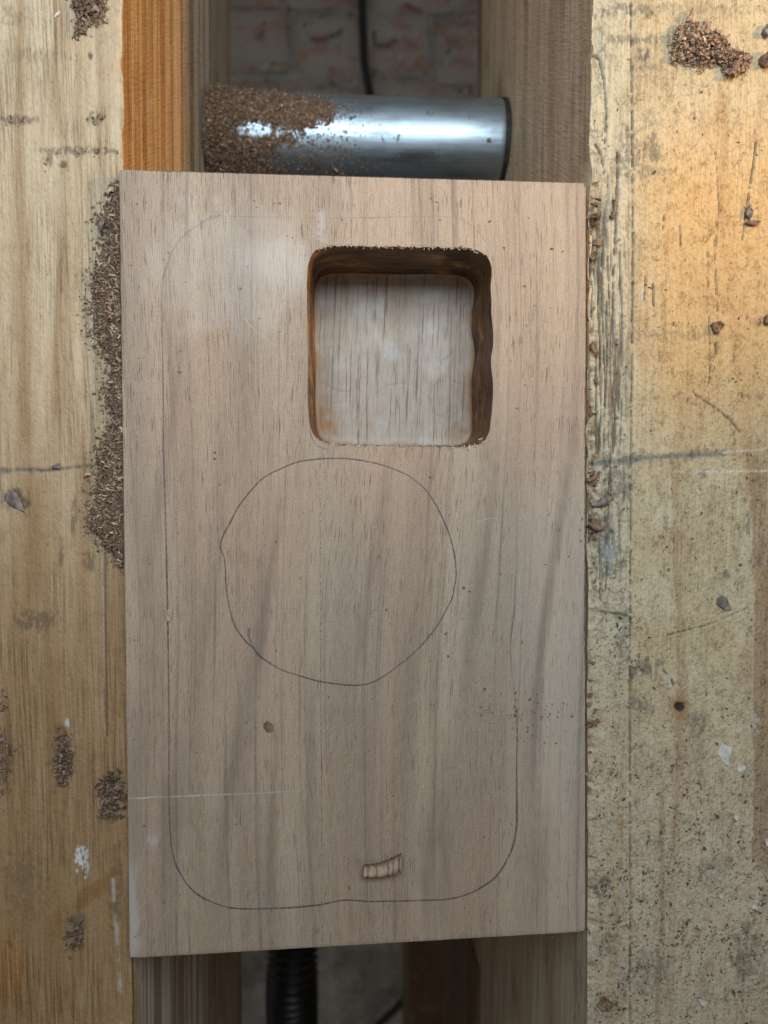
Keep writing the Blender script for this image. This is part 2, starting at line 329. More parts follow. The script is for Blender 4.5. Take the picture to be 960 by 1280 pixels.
    crack2 = sst(.05, .012, np.abs(fbm(px/9, py/12, 44, 3)-.5))*sst(800, 775, px)*sst(560, 640, py)*sst(860, 740, py)*.5; ck = np.maximum(ck, crack2)
    dots = np.zeros_like(px)
    for _ in range(150):
        cx, cy = rs.uniform(815, 962), rs.uniform(110, 700)
        rr = rs.uniform(.8, 2.0); dots = np.maximum(dots, np.exp(-((px-cx)/rr)**2-((py-cy)/(rr*rs.uniform(1, 2.6)))**2)*rs.uniform(.3, .9))
    hd = np.exp(-(((px-868)/2.4)**2+((py-148)/2.4)**2)**2); dots = np.maximum(dots, hd)
    col = mixc(col, (.10, .062, .035), np.clip(ck*.85+dots*.8, 0, 1))
    dirt = sst(.52, .62, fbm(px/2.0, py/2.2, 51, 3))*sst(.40, .62, fbm(px/26, py/22, 55, 3)); dirt = dirt*sst(760, 1000, py)
    col = mixc(col, (.15, .105, .07), dirt*.3)
    dz = -.0009*ck-.0002*dots+.00055*(n2-.5)+.00025*(n-.5)+.00016*(n3-.5)*sst(.4, .6, n2)-.0002*gl+.0002*wh-.0006*kn
    edn = sst(.42, .7, fbm(py/22, py*0+2, 60, 4)); e1 = np.exp(-(U/(.0006+.0022*edn))**2)
    step = sst(757+6*np.sin(py/30), 753+6*np.sin(py/30), px)*sst(200, 260, py)*sst(760, 660, py)*fbm(px/4, py/26, 62, 3)
    dz = dz-.0013*e1*edn-.0013*step
    dz = np.where(top, dz, 0)
    rag = (fbm(py/30, px*0+3, 65, 3)-.5)*.0009
    dx = np.where(Z > -.012, rag*np.exp(Z/.004)*np.exp(-U/.003), 0)
    chipm = np.exp(-((py-215)/14)**2)+np.exp(-((py-62)/7)**2)
    dx = dx+.0010*chipm*np.exp(Z/.004)*np.exp(-U/.002)
    return dz, np.clip(col, .01, .9), dx

def box(name, x0, x1, y0, y1, z0, z1, mat, parent, bev=.0012):
    b = bev; V = []
    for z, i in ((z0, b), (z0+b, 0), (z1-b, 0), (z1, b)):
        V += [(x0+i, y0+i, z), (x1-i, y0+i, z), (x1-i, y1-i, z), (x0+i, y1-i, z)]
    Fc = [(3, 2, 1, 0), (12, 13, 14, 15)]
    for k in range(3):
        for j in range(4): Fc.append((k*4+j, k*4+(j+1) % 4, k*4+4+(j+1) % 4, k*4+4+j))
    return mobj(name, V, Fc, mat, parent, False)

ZL, ZR, ZF = -.13, -.19, -.90      # undersides of the two top timbers, floor level
bl = empty('workbench_timber'); tag(bl, 'pale worn pine bench timber with an orange inner face, sawdust lying along its edge', 'workbench', 'two timbers of the split bench top')
beam('L', -ZL, paint_left).parent = bl
xl = LEDGE(0)
box('lower_rail', xl-.188, xl-.0035, -.95, .95, -.226, ZL-.0006, MAT_RAIL, bl)
for y in (-.86, .80): box('leg', xl-.19, xl-.135, y, y+.1, ZF, -.2266, MAT_RAIL, bl)
br = empty('workbench_timber'); tag(br, 'yellow weathered pine bench timber with splits, grey stains and scattered dust', 'workbench', 'two timbers of the split bench top')
beam('R', -ZR, paint_right).parent = br
xr = float(REDGE(0))
box('lower_rail', xr+.0025, xr+.12, -.30, .95, -.226, ZR-.0006, MAT_RAIL, br)
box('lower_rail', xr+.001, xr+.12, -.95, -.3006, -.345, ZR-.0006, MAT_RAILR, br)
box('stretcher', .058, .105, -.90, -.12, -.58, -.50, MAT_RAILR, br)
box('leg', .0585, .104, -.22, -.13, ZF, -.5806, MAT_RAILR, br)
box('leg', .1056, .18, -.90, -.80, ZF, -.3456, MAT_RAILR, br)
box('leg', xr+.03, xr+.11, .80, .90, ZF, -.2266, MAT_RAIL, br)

# ------------------------------------------------------------------ ground: dirty brick paving
m = M('mortar_dirt')
c = m.mix(m.rng(m.noise((18, 18, 18), 5, .65), .35, .7), (.34, .32, .285), (.58, .55, .50)); c = m.mix(m.rng(m.noise((160, 160, 160), 4, .7), .5, .7, 0, .7), c, (.10, .09, .08)); c = m.mix(m.rng(m.noise((240, 240, 240), 2, .6, loc=(4, 4, 4)), .68, .74, 0, .6), c, (.60, .58, .54))
m.bump(m.noise((120, 120, 120), 5, .7), .8, .004); MAT_MORTAR = m.fin(c, .9)
m = M('old_brick')
c = m.mix(m.rng(m.noise((22, 22, 22), 4, .6), .4, .65), (.52, .31, .235), (.40, .26, .205)); c = m.mix(m.rng(m.noise((26, 34, 30), 5, .7, loc=(2, 8, 1)), .34, .54, 0, .95), c, (.50, .465, .415)); c = m.mix(m.rng(m.noise((210, 210, 210), 4, .7), .55, .72, 0, .7), c, (.09, .08, .07)); c = m.mix(m.rng(m.noise((300, 300, 300), 2, .6, loc=(4, 4, 4)), .68, .74, 0, .6), c, (.58, .55, .5))
m.bump(m.noise((150, 150, 150), 5, .7), .8, .003); MAT_BRICK = m.fin(c, .9)
gx = np.linspace(-2.5, 2.5, 60); GX, GY = np.meshgrid(gx, gx, indexing='ij')
gnd = mobj('ground', np.stack([GX, GY, ZF-.012+.004*fbm(GX*9, GY*9, 5)], -1).reshape(-1, 3), grid_faces(60, 60, False), MAT_MORTAR); tag(gnd, kind='structure')
def brick_mesh(seed):
    r = np.random.RandomState(seed); nx, ny = 15, 8; L, Wd = .2, .092
    u = np.linspace(-1, 1, nx); v = np.linspace(-1, 1, ny); Uu, Vv = np.meshgrid(u, v, indexing='ij')
    e = np.maximum(np.abs(Uu)**10, np.abs(Vv)**6)
    X = Uu*L/2+(fbm(Vv*3+seed, Uu*3, seed)-.5)*.006*(np.abs(Uu) > .9); Y = Vv*Wd/2+(fbm(Uu*4+seed, Vv*3, seed+3)-.5)*.008*(np.abs(Vv) > .8)
    Z = .012-e*.012+(fbm(Uu*5+seed, Vv*4, seed+6)-.5)*.005
    me = mobj('brick', np.stack([X, Y, Z], -1).reshape(-1, 3), grid_faces(nx, ny, False), MAT_BRICK)
    return me
b0 = W(452, 55, ZF); proto = [brick_mesh(s) for s in (1, 2, 3)]; used = set()
rb = random.Random(5)
for r in range(-11, 5):
    for k in range(-3, 4):
        p = proto[(r*3+k) % 3]; key = (r*3+k) % 3
        o = p if key not in used else p.copy()
        if key in used: COL.objects.link(o)
        used.add(key); o.parent = gnd
        o.location = (b0.x+.212*(k+.5*(r % 2)), b0.y+.101*r+rb.uniform(-.004, .004), ZF-.012+rb.uniform(.001, .005)); o.rotation_euler = (0, 0, rb.choice((0, math.pi))+rb.uniform(-.08, .08))

# ------------------------------------------------------------------ chips
def chips(name, P, Nrm, size, mat, parent=None, seed=1, aspect=(.35, .9), flat=.6, curl=.5, attrs_t=None):
    r = np.random.RandomState(seed); n = len(P); P = np.asarray(P); Nrm = np.asarray(Nrm)
    nn = Nrm+r.normal(0, flat, (n, 3)); nn /= np.linalg.norm(nn, axis=1)[:, None]
    t = np.cross(nn, r.normal(0, 1, (n, 3))); t /= np.linalg.norm(t, axis=1)[:, None]; b = np.cross(nn, t)
    L = r.uniform(*size, n)*r.choice([1, 1, 1, 1.7], n); Wd = L*r.uniform(*aspect, n); cu = L*r.uniform(-curl, curl, n)
    V = []
    for i, a in enumerate((-.5, -.15, .2, .5)):
        h = cu*(.25-a*a)*1.6; sk = r.uniform(.6, 1.1, n)
        for sgn in (-.5, .5): V.append(P+t*(a*L)[:, None]+b*(sgn*Wd*sk)[:, None]+nn*h[:, None])
    V = np.stack(V, 1).reshape(-1, 3)
    f = np.array([(0, 1, 3, 2), (2, 3, 5, 4), (4, 5, 7, 6)]); fc = (f[None]+8*np.arange(n)[:, None, None]).reshape(-1, 4)
    tn = np.repeat(r.rand(n), 8)
    return mobj(name, V, fc, mat, parent, True, {'tint': tn})
def rejection(n, dens, bx, seed):
    r = np.random.RandomState(seed); x0, x1, y0, y1 = bx; px = r.uniform(x0, x1, n); py = r.uniform(y0, y1, n)
    k = r.rand(n) < dens(px, py); return px[k], py[k], r
def W_arr(px, py, z=0.0):
    d = np.stack([(px-480)/F, (640-py)/F, -np.ones_like(px)], -1) @ RM.T
    t = (z-H)/d[:, 2]; return np.stack([d[:, 0]*t, d[:, 1]*t, z+0*t], -1)
UP = np.array([0, 0, 1.0])

# ------------------------------------------------------------------ steel tube with its load of sawdust
ZT, RT = -.128, .0187
tc = W(440, 176, ZT); x0t = float(LEDGE(tc.y))+.0004; x1t = float(REDGE(tc.y))-.0016
m = M('brushed_steel')
s1 = m.noise((25, 900, 900), 3, .6); spot = m.noise((260, 260, 260), 2, .5); spot2 = m.noise((700, 500, 500), 2, .5, loc=(5, 1, 2)); gri = m.noise((35, 120, 120), 4, .65)
c = m.mix(m.rng(s1, .3, .75), (.52, .63, .71), (.38, .48, .56)); c = m.mix(m.rng(spot, .66, .71, 0, .9), c, (.07, .06, .055)); c = m.mix(m.rng(spot2, .70, .74, 0, .7), c, (.10, .08, .07)); c = m.mix(m.rng(gri, .5, .75, 0, .5), c, (.25, .24, .23))
m.bump(s1, .15, .0002); MAT_STEEL = m.fin(c, m.rng(gri, .3, .7, .36, .56), Metallic=m.rng(spot, .66, .71, 1, .1))
def lathe_x(name, prof, cy, cz, mat, parent=None, n=96):
    V = []
    for x, r in prof:
        for k in range(n): a = 2*math.pi*k/n; V.append((x, cy+r*math.cos(a), cz+r*math.sin(a)))
    k = len(prof); i = np.arange(k-1)[:, None]; j = np.arange(n)[None]
    fc = np.stack([i*n+j, i*n+(j+1) % n, (i+1)*n+(j+1) % n, (i+1)*n+j], -1).reshape(-1, 4)[:, ::-1]
    return mobj(name, V, fc, mat, parent)
R = RT
tube = lathe_x('steel_tube', [(x0t, R-.003), (x0t, R-.0005), (x0t+.0005, R), (x0t+.02, R), ((x0t+x1t)/2, R), (x1t-.003, R), (x1t-.0012, R), (x1t-.0005, R-.0003), (x1t, R-.001), (x1t, R-.003), (x0t, R-.003)], tc.y, ZT, MAT_STEEL)
tag(tube, 'shiny round steel tube spanning the gap between the bench timbers, half covered in sawdust', 'tube')
m = M('gap_shadow_dark'); MAT_RING = m.fin(m.mix(m.rng(m.noise((300, 300, 300), 2), .4, .7), (.02, .02, .02), (.06, .055, .05)), .6)
lathe_x('gap_shadow_ring', [(x1t-.0003, R-.002), (x1t-.0003, R+.0004), (x1t+.0009, R+.0006), (x1t+.0014, R+.0004), (x1t+.0014, R-.002)], tc.y, ZT, MAT_RING, tube)  # added dark ring standing in for the shadow between tube and timber
# sawdust on the tube: densest by the left timber
def tdens(px, py):
    ed = np.interp(py, [100, 112, 125, 138, 150, 160, 170, 185, 200, 215], [285, 330, 400, 424, 412, 400, 385, 350, 345, 345])
    d = sst(ed+12, ed-26, px+(fbm(px/9, py/6, 9, 4)-.5)*60)
    hole = blob(px, py, 322, 163, 34, 10, 3, .8); hole2 = blob(px, py, 375, 168, 26, 8, 5, .8)
    d = d*(1-.93*np.maximum(hole, hole2*.8)); d = d*np.where(py > 182, .5+.2*sst(300, 270, px), 1)
    d = np.maximum(d, .06*sst(480, 380, px)); return d
def on_tube(px, py):
    d = np.stack([(px-480)/F, (640-py)/F, -np.ones_like(px)], -1) @ RM.T
    oy, oz = -tc.y, H-ZT; A = d[:, 1]**2+d[:, 2]**2; B = oy*d[:, 1]+oz*d[:, 2]; C = oy*oy+oz*oz-R*R
    disc = B*B-A*C; ok = disc > 0; t = (-B-np.sqrt(np.maximum(disc, 0)))/A
    P = d*t[:, None]+np.array([0, 0, H]); Nn = np.stack([0*t, (P[:, 1]-tc.y)/R, (P[:, 2]-ZT)/R], -1)
    return P, Nn, ok
px, py, r = rejection(70000, tdens, (256, 470, 100, 235), 4)
P, Nn, ok = on_tube(px, py); thick = .0004+.0022*sst(330, 262, px)*r.rand(len(px))+.0015*sst(400, 300, px)*r.rand(len(px))
ok &= (P[:, 0] > x0t+.0006) & (Nn[:, 2] > .15)
P = P+Nn*thick[:, None]
tagd = chips('sawdust', P[ok], Nn[ok], (.0003, .0008), MAT_DUST, None, 5, flat=.8)
k = r.rand(len(P)) < .04
k &= ok
c2 = chips('curl_layer', P[k]+Nn[k]*.0004, Nn[k], (.0006, .0013), MAT_SHAV, tagd, 78, aspect=(.2, .5), flat=.7, curl=1.1); c2['kind'] = 'stuff'
tag(tagd, 'brown sawdust and tiny chips heaped on the steel tube', 'sawdust', kind='stuff')

# ------------------------------------------------------------------ walnut board with a routed recess
ZB, TB = .004, .042
def walnut(name, floor=False, wall=False):
    m = M(name); v = drift(m, .016, 4.5)
    big = m.noise((75, 4, 1), 3, .5, v=v); med = m.noise((330, 4, 1), 5, .68, v=v, loc=(3, 1, 0)); thin = m.noise((1150, 9, 1), 4, .6, v=v, loc=(4, 9, 0)); fine = m.noise((2300, 150, 1), 5, .75, v=v); pore = m.noise((3000, 125, 1), 2, .55, v=v, loc=(1, 7, 0))
    hue = m.noise((40, 9, 1), 2, .5, loc=(8, 3, 0)); grain = m.noise((3600, 1500, 1), 2, .6)
    if wall:
        ly = m.noise((70, 70, 420), 4, .6)
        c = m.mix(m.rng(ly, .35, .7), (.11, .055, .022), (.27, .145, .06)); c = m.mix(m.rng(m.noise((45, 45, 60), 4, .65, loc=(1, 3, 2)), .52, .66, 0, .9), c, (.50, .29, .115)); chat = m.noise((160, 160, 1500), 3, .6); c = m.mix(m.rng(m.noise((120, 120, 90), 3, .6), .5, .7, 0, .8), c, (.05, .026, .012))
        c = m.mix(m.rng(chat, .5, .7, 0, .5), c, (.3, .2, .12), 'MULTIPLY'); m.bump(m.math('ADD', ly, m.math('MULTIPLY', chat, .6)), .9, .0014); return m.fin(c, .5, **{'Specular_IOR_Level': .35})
    c = m.mix(m.rng(big, .35, .66), (.50, .385, .28), (.37, .275, .20))
    c = m.mix(m.rng(hue, .42, .68, 0, .5), c, (.475, .335, .24))
    c = m.mix(m.rng(hue, .5, .3, 0, .4), c, (.39, .34, .275))
    c = m.mix(m.rng(med, .52, .68, 0, .7), c, (.205, .148, .112)); c = m.mix(m.rng(thin, .58, .68, 0, .35), c, (.16, .115, .09))
    c = m.mix(m.rng(fine, .48, .75, 0, .42), c, (.20, .155, .125)); c = m.mix(m.rng(fine, .5, .25, 0, .4), c, (.57, .48, .39))
    c = m.mix(m.math('MULTIPLY', m.rng(pore, .59, .65), m.math('MULTIPLY', m.rng(m.noise((50, 24, 1), 2, .5, loc=(2, 2, 0)), .35, .6, .35, .9), m.rng(m.xyz()[1], -.08, .05, .65, 1))), c, (.15, .10, .075))
    dg = m.noise((2600, 160, 1), 2, .6, rot=(0, 0, math.radians(-34)))
    c = m.mix(m.math('MULTIPLY', m.rng(dg, .5, .7), m.rng(m.xyz()[1], .06, -.09, .03, .22)), c, (.58, .51, .44))
    c = m.mix(m.rng(grain, .4, .7, 0, .3), c, (.35, .3, .26), 'MULTIPLY')
    h = m.math('ADD', m.math('MULTIPLY', pore, -1.0), m.math('MULTIPLY', dg, .35)); h = m.math('ADD', h, m.math('MULTIPLY', fine, .4))
    if floor:
        c = m.mix(.42, c, (.60, .55, .49)); c = m.mix(m.rng(m.noise((70, 26, 1), 4, .65, loc=(6, 1, 0)), .45, .68, 0, .55), c, (.36, .27, .19)); c = m.mix(m.rng(pore, .58, .66, 0, .35), c, (.22, .15, .11))
        c = m.mix(m.rng(m.noise((1500, 24, 1), 4, .7, v=v, loc=(0, 5, 0)), .55, .61, 0, .9), c, (.20, .135, .095))
        c = m.mix(m.rng(m.noise((90, 60, 1), 3, .6, loc=(1, 0, 2)), .5, .7, 0, .45), c, (.66, .645, .62))
        c = m.mix(m.attr('burn', True), c, (.38, .20, .075))
        h = m.math('ADD', h, m.math('MULTIPLY', m.noise((140, 110, 1), 3, .6), 1.5))
    else:
        X = m.xyz(); xs = W(400, 600, ZB).x
        c = m.mix(m.attr('sheen_wear', True), c, (.70, .70, .69)); c = m.mix(m.math('MULTIPLY', m.attr('dusk', True), m.rng(m.noise((160, 12, 1), 3, .6, v=v, loc=(5, 5, 0)), .3, .65, .35, 1.3)), c, (.175, .135, .11))
        seam = m.math('ABSOLUTE', m.math('SUBTRACT', X[0], xs)); sm = m.rng(seam, .00008, .00022, 1, 0); dots = m.rng(m.noise((1, 900, 1), 2, .5), .45, .6)
        c = m.mix(m.math('MULTIPLY', m.math('MULTIPLY', sm, dots), .75), c, (.13, .09, .07))
    h = m.math('ADD', h, m.math('MULTIPLY', grain, .5))
    m.bump(h, .55, .00035)
    return m.fin(c, .5, **{'Specular_IOR_Level': .4})
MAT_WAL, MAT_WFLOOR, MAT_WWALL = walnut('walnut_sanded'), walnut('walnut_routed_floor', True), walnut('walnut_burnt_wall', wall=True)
wb = empty('walnut_board', W(440, 690, ZB-TB)); tag(wb, 'rectangular walnut board with a routed square recess and pencil outlines', 'board')
def local(o): o.parent = wb; o.location = -wb.location; return o
NA, NR = 480, 110
PC = np.array([500.0, 433.0])
def pocket(th):                     # ragged rounded rectangle, photo pixels at the board's face
    hw, hh, n = 115.5, 124.5, 9
    c, s = np.cos(th), np.sin(th)
    rr = (np.abs(c/hw)**n+np.abs(s/hh)**n)**(-1/n)
    return rr
TH = np.linspace(0, 2*np.pi, NA, endpoint=False)
def pocket_px(off=0.0, rag=0.0):
    rr = pocket(TH)+off
    x = PC[0]+np.cos(TH)*rr; y = PC[1]+np.sin(TH)*rr
    x = x+.012*(y-433)*(x < 500)+(x-500)*0; y = y+(x-500)*.016
    right = sst(600, 612, x); x = x+right*(fbm(y/30, y*0, 71, 2)-.55)*5
    if rag:
        q = (fbm(TH*60, TH*0, 73, 3)-.5)*rag*(np.abs(np.sin(TH)) > .72); y = y+q*np.sign(np.sin(TH))
    return x, y
ocx = np.array([148.5, 732.5, 731.5, 162.0]); ocy = np.array([211.5, 228.0, 1165.0, 1198.5])
def outer_px():
    ang = TH; x = np.empty(NA); y = np.empty(NA)
    ca = np.arctan2(ocy-PC[1], ocx-PC[0]) % (2*np.pi)
    cn = [int(round(a/(2*np.pi)*NA)) % NA for a in ca]
    order = np.argsort(cn)
    for i in range(4):
        a, b = order[i], order[(i+1) % 4]; k0, k1 = cn[a], cn[b]
        nseg = (k1-k0) % NA
        for k in range(nseg):
            t = k/nseg; j = (k0+k) % NA; x[j] = ocx[a]+(ocx[b]-ocx[a])*t; y[j] = ocy[a]+(ocy[b]-ocy[a])*t
    d = np.hypot(x[:, None]-ocx[None], y[:, None]-ocy[None]).min(1)   # softened corners
    pull = np.exp(-(d/2.5)**2)*1.5; L = np.hypot(x-440, y-700)
    return x-(x-440)/L*pull+(fbm(TH*90, TH*0, 75, 2)-.5)*.5, y-(y-700)/L*pull+(fbm(TH*90, TH*0+4, 76, 2)-.5)*.5
ix, iy = pocket_px(0, 3.6); ox, oy = outer_px()
Pi, Po = W_arr(ix, iy, ZB), W_arr(ox, oy, ZB); Pb = W_arr(*pocket_px(3.5, 0), ZB)
cen = np.array(W(440, 690, ZB))
rows = []
for k in range(NR+1):
    t = (k-1)/(NR-1); rows.append(Pb*(1-t)+Po*t if k else Pi)
top_rows = len(rows)
din = (cen-Po); din[:, 2] = 0; din /= np.linalg.norm(din, axis=1)[:, None]
rows[-1] = Po+din*.0003
rows.append(Po+din*.0001+np.array([0, 0, -.0001])); rows.append(Po+np.array([0, 0, -.0003])); rows.append(Po+np.array([0, 0, -TB/2])); rows.append(Po+np.array([0, 0, -TB]))
V = np.concatenate(rows+[np.array([[cen[0], cen[1], ZB-TB]])])
nr = len(rows); i = np.arange(nr-1)[:, None]; j = np.arange(NA)[None]
fc = np.stack([i*NA+j, (i+1)*NA+j, (i+1)*NA+(j+1) % NA, i*NA+(j+1) % NA], -1).reshape(-1, 4)
lst = [tuple(f[::-1]) for f in fc]+[((nr-1)*NA+k, nr*NA, (nr-1)*NA+(k+1) % NA) for k in range(NA)]
bx_, by_ = PXY(V[:, 0], V[:, 1], ZB)
hz = .17*blob(bx_/2.5, by_/2.5, 285/2.5, 335/2.5, 100/2.5, 78/2.5, 3, .45, .25)*(.55+.7*fbm(bx_/25, by_/40, 4, 3))+.22*blob(bx_/3, by_/3, 345/3, 325/3, 15, 9, 5, .4, .7)+.3*lens_line(bx_, by_, [(401, 268), (402, 300)], 5, 4)  # pale sanded patch with cool glare painted into the colour
hz = np.maximum(hz, .45*sst(177, 166, bx_-(by_-1100)*.02+(fbm(bx_/8, by_/8, 9, 2)-.5)*8)*sst(1040, 1110, by_)); hz = np.maximum(hz, .35*blob(bx_, by_, 190, 1052, 8, 8, 2, .6)); hz = np.maximum(hz, .16*sst(690, 735, bx_)*sst(960, 1120, by_))  # worn pale edge at lower left; white sheen at lower right painted in
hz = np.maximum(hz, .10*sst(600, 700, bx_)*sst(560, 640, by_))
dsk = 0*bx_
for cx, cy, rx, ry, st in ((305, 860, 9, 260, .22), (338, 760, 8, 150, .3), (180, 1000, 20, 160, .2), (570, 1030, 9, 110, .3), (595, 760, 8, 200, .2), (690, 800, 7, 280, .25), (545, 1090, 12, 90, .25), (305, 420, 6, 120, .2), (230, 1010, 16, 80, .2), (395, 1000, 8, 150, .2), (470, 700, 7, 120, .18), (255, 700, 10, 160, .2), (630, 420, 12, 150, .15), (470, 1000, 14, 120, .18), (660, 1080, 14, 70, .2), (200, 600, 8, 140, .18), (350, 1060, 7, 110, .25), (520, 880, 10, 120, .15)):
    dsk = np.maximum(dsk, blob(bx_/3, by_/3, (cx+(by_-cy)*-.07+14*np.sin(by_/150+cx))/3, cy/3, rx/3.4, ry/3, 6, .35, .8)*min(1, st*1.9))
body = mobj('board_body', V, lst, MAT_WAL, None, True, {'sheen_wear': np.clip(hz, 0, 1), 'dusk': dsk}); local(body)
# recess: lip, upper pass, ledge of a second router pass, cove, floor
DP = .0285
cenp = np.array(W(500, 433, ZB))
def inset(P, d): 
    q = cenp-P; q[:, 2] = 0; q /= np.linalg.norm(q, axis=1)[:, None]; return P+q*(d if np.ndim(d) == 0 else d[:, None])
Pm = W_arr(*pocket_px(0, 0), ZB)
rows = [Pi.copy()]
side_r = sst(.55, .8, np.cos(TH)); TC, TS = np.cos(TH), np.sin(TH)
ns = 26
for k in range(1, ns+1):
    t = k/ns; z = -DP*t
    led = .0017*sst(.48, .54, t)*(.1+1.0*side_r*sst(.3, .6, fbm(TC*1.3+9, TS*1.3+9, 81, 2))+.25*fbm(TC*2+9, TS*2+9, 82, 2))
    wav = .0003*(fbm(TC*2.5+9+t*2, TS*2.5+9+t*5, 83, 3)-.5)*sst(0, .1, t)
    cove = .0010*sst(.93, 1.0, t)**2
    Q = inset(Pm, led+wav+cove+.0003); Q[:, 2] = ZB+z; rows.append(Q if t > .06 else Pi*(1-t/.06)+Q*(t/.06)+np.array([0, 0, (ZB+z)-(ZB*(1-t/.06)+(ZB+z)*(t/.06))]))
nw = len(rows)
for k in range(1, 90):
    t = k/90; Q = rows[nw-1]*(1-t)+cenp*t; Q = Q.copy(); Q[:, 2] = ZB-DP-.0004*sst(0, .08, t)+.00025*(fbm(Q[:, 0]*260, Q[:, 1]*260, 85, 3)-.5)*sst(0, .2, t)*sst(1, .8, t); rows.append(Q)
V = np.concatenate(rows+[np.array([[cenp[0], cenp[1], ZB-DP-.0004]])]); nr = len(rows)
i = np.arange(nr-1)[:, None]
fc = np.stack([i*NA+j, i*NA+(j+1) % NA, (i+1)*NA+(j+1) % NA, (i+1)*NA+j], -1).reshape(-1, 4)
lst = [tuple(f[::-1]) for f in fc]+[((nr-1)*NA+k, nr*NA, (nr-1)*NA+(k+1) % NA) for k in range(NA)]
mi = [1 if (q//NA) < nw-2 else 0 for q in range(len(fc))]+[0]*NA
fx, fy = PXY(V[:, 0], V[:, 1], V[:, 2])
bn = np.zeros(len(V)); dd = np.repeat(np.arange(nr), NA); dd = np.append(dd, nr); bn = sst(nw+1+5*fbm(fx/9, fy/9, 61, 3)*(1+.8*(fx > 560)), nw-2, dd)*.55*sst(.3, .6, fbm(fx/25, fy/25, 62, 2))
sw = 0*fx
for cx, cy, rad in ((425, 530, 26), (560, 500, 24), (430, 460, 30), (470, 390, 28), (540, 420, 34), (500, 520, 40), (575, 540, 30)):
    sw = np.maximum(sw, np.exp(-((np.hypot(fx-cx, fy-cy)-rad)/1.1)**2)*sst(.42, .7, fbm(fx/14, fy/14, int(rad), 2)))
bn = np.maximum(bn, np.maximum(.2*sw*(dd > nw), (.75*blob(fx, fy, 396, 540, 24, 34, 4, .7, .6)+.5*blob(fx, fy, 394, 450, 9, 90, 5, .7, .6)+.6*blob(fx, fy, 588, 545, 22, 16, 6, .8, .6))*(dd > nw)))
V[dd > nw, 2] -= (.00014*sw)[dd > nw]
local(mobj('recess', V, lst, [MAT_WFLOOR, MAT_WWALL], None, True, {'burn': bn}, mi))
# torn fibres on the lip
r = np.random.RandomState(8); kk = [k for k in range(NA) if abs(math.sin(TH[k])) > .74]
fi = r.choice(kk, 420); fp = Pi[fi]+np.stack([r.normal(0, .0004, 420), r.normal(0, .0003, 420), r.uniform(-.0002, .0003, 420)], -1)
m = M('torn_fibre'); MAT_FIB = m.fin(m.mix(m.rng(m.attr('tint', True), .3, .9), (.36, .26, .18), (.58, .49, .38)), .7)
fo = local(chips('torn_fibre', fp, np.tile(UP, (420, 1)), (.0003, .0009), MAT_FIB, None, 9, aspect=(.12, .35), flat=.9)); fo['kind'] = 'stuff'
# pencil lines
m = M('pencil'); g = m.noise((2600, 700, 1), 3, .7)
al = m.math('MULTIPLY', m.attr('op', True), m.rng(g, .32, .58, .25, 1)); MAT_PEN = m.fin((.085, .085, .11), .45, Alpha=al)
m = M('pale_scratch'); MAT_SCR = m.fin((.66, .62, .56), .6, Alpha=m.math('MULTIPLY', m.attr('op', True), m.rng(m.noise((1500, 1500, 1), 3, .7), .3, .6, .3, 1)))
def pencil(name, pts, wd=2.0, op=.8, fade=None, n=14, seed=1, z=.00007, mat=None):
    q = spline([(p[0], p[1]) for p in pts], n); r = random.Random(seed); V = []; A = []; Fc = []
    ph = r.random()*50
    for k, p in enumerate(q):
        a = q[min(k+1, len(q)-1)]-q[max(k-1, 0)]; a.normalize(); nrm = Vector((-a.y, a.x, 0))
        ww = wd*(.75+.5*float(vn(np.array(k*.31+ph), np.array(seed*1.7), 3)))
        j = (float(vn(np.array(k*.17+ph), np.array(9.3), 5))-.5)*1.1
        o_ = op*(.55+.75*float(vn(np.array(k*.13+ph), np.array(4.1), 7)))
        if fade: o_ *= float(np.interp(k/(len(q)-1), [f[0] for f in fade], [f[1] for f in fade]))
        c0 = p+nrm*j
        for s_, f_ in ((-.5, 0), (-.2, 1), (.2, 1), (.5, 0)): e = c0+nrm*ww*s_; V.append(W(e.x, e.y, ZB+z)); A.append(min(1, o_)*f_)
        if k:
            b = 4*k
            for s_ in range(3): Fc.append((b-4+s_, b+s_, b+s_+1, b-3+s_))
    ob = local(mobj(name, V, Fc, mat or MAT_PEN, None, True, {'op': np.array(A)})); return ob
circ = [(456, 576), (422, 573), (378.6, 575.6), (350, 586), (327, 599), (303, 627), (288, 652), (276, 676), (277, 690), (281.6, 702), (283, 738), (291.5, 777), (303, 796), (315, 809), (335, 828), (359, 840), (398, 851.5), (430, 856), (458, 855), (481.5, 844), (513, 820), (541, 789), (562.6, 754), (568, 735), (570, 714), (566.6, 686.5), (556.7, 655), (537, 619), (517, 599), (485.5, 583.5), (456, 576)]
o = pencil('pencil_circle', circ, 2.3, .75, None, 10, 2); o['label'] = 'wobbly pencil circle'
pencil('pencil_stroke', [(311, 785), (313, 800), (322, 818), (338, 829)], 2.4, .7, None, 8, 3, .00011)
o = pencil('pencil_outline', [(276, 268), (250, 280), (225, 300), (209, 330), (203, 370), (204, 480), (205, 580), (208, 700), (211, 850), (211, 960), (212, 1020), (216, 1065), (228, 1097), (250, 1120), (278, 1132), (300, 1136), (350, 1135), (398, 1131), (430, 1125), (470, 1127), (520, 1126), (560, 1124), (590, 1115), (620, 1096), (638, 1066), (645, 1035), (646, 960), (646, 900), (641, 850), (638, 810), (643, 760), (646, 700), (647, 640)],
           2.6, .9, [(0, .25), (.1, .3), (.16, .5), (.22, .75), (.3, .9), (.62, .9), (.78, .85), (.84, .35), (.88, .1), (.92, .45), (.96, .3), (1, .03)], 12, 4)
o['label'] = 'pencil outline of a rounded rectangle'
pencil('pencil_stroke', [(270, 270), (350, 271), (450, 272), (560, 271), (592, 284), (610, 306)], 1.5, .2, None, 14, 5)
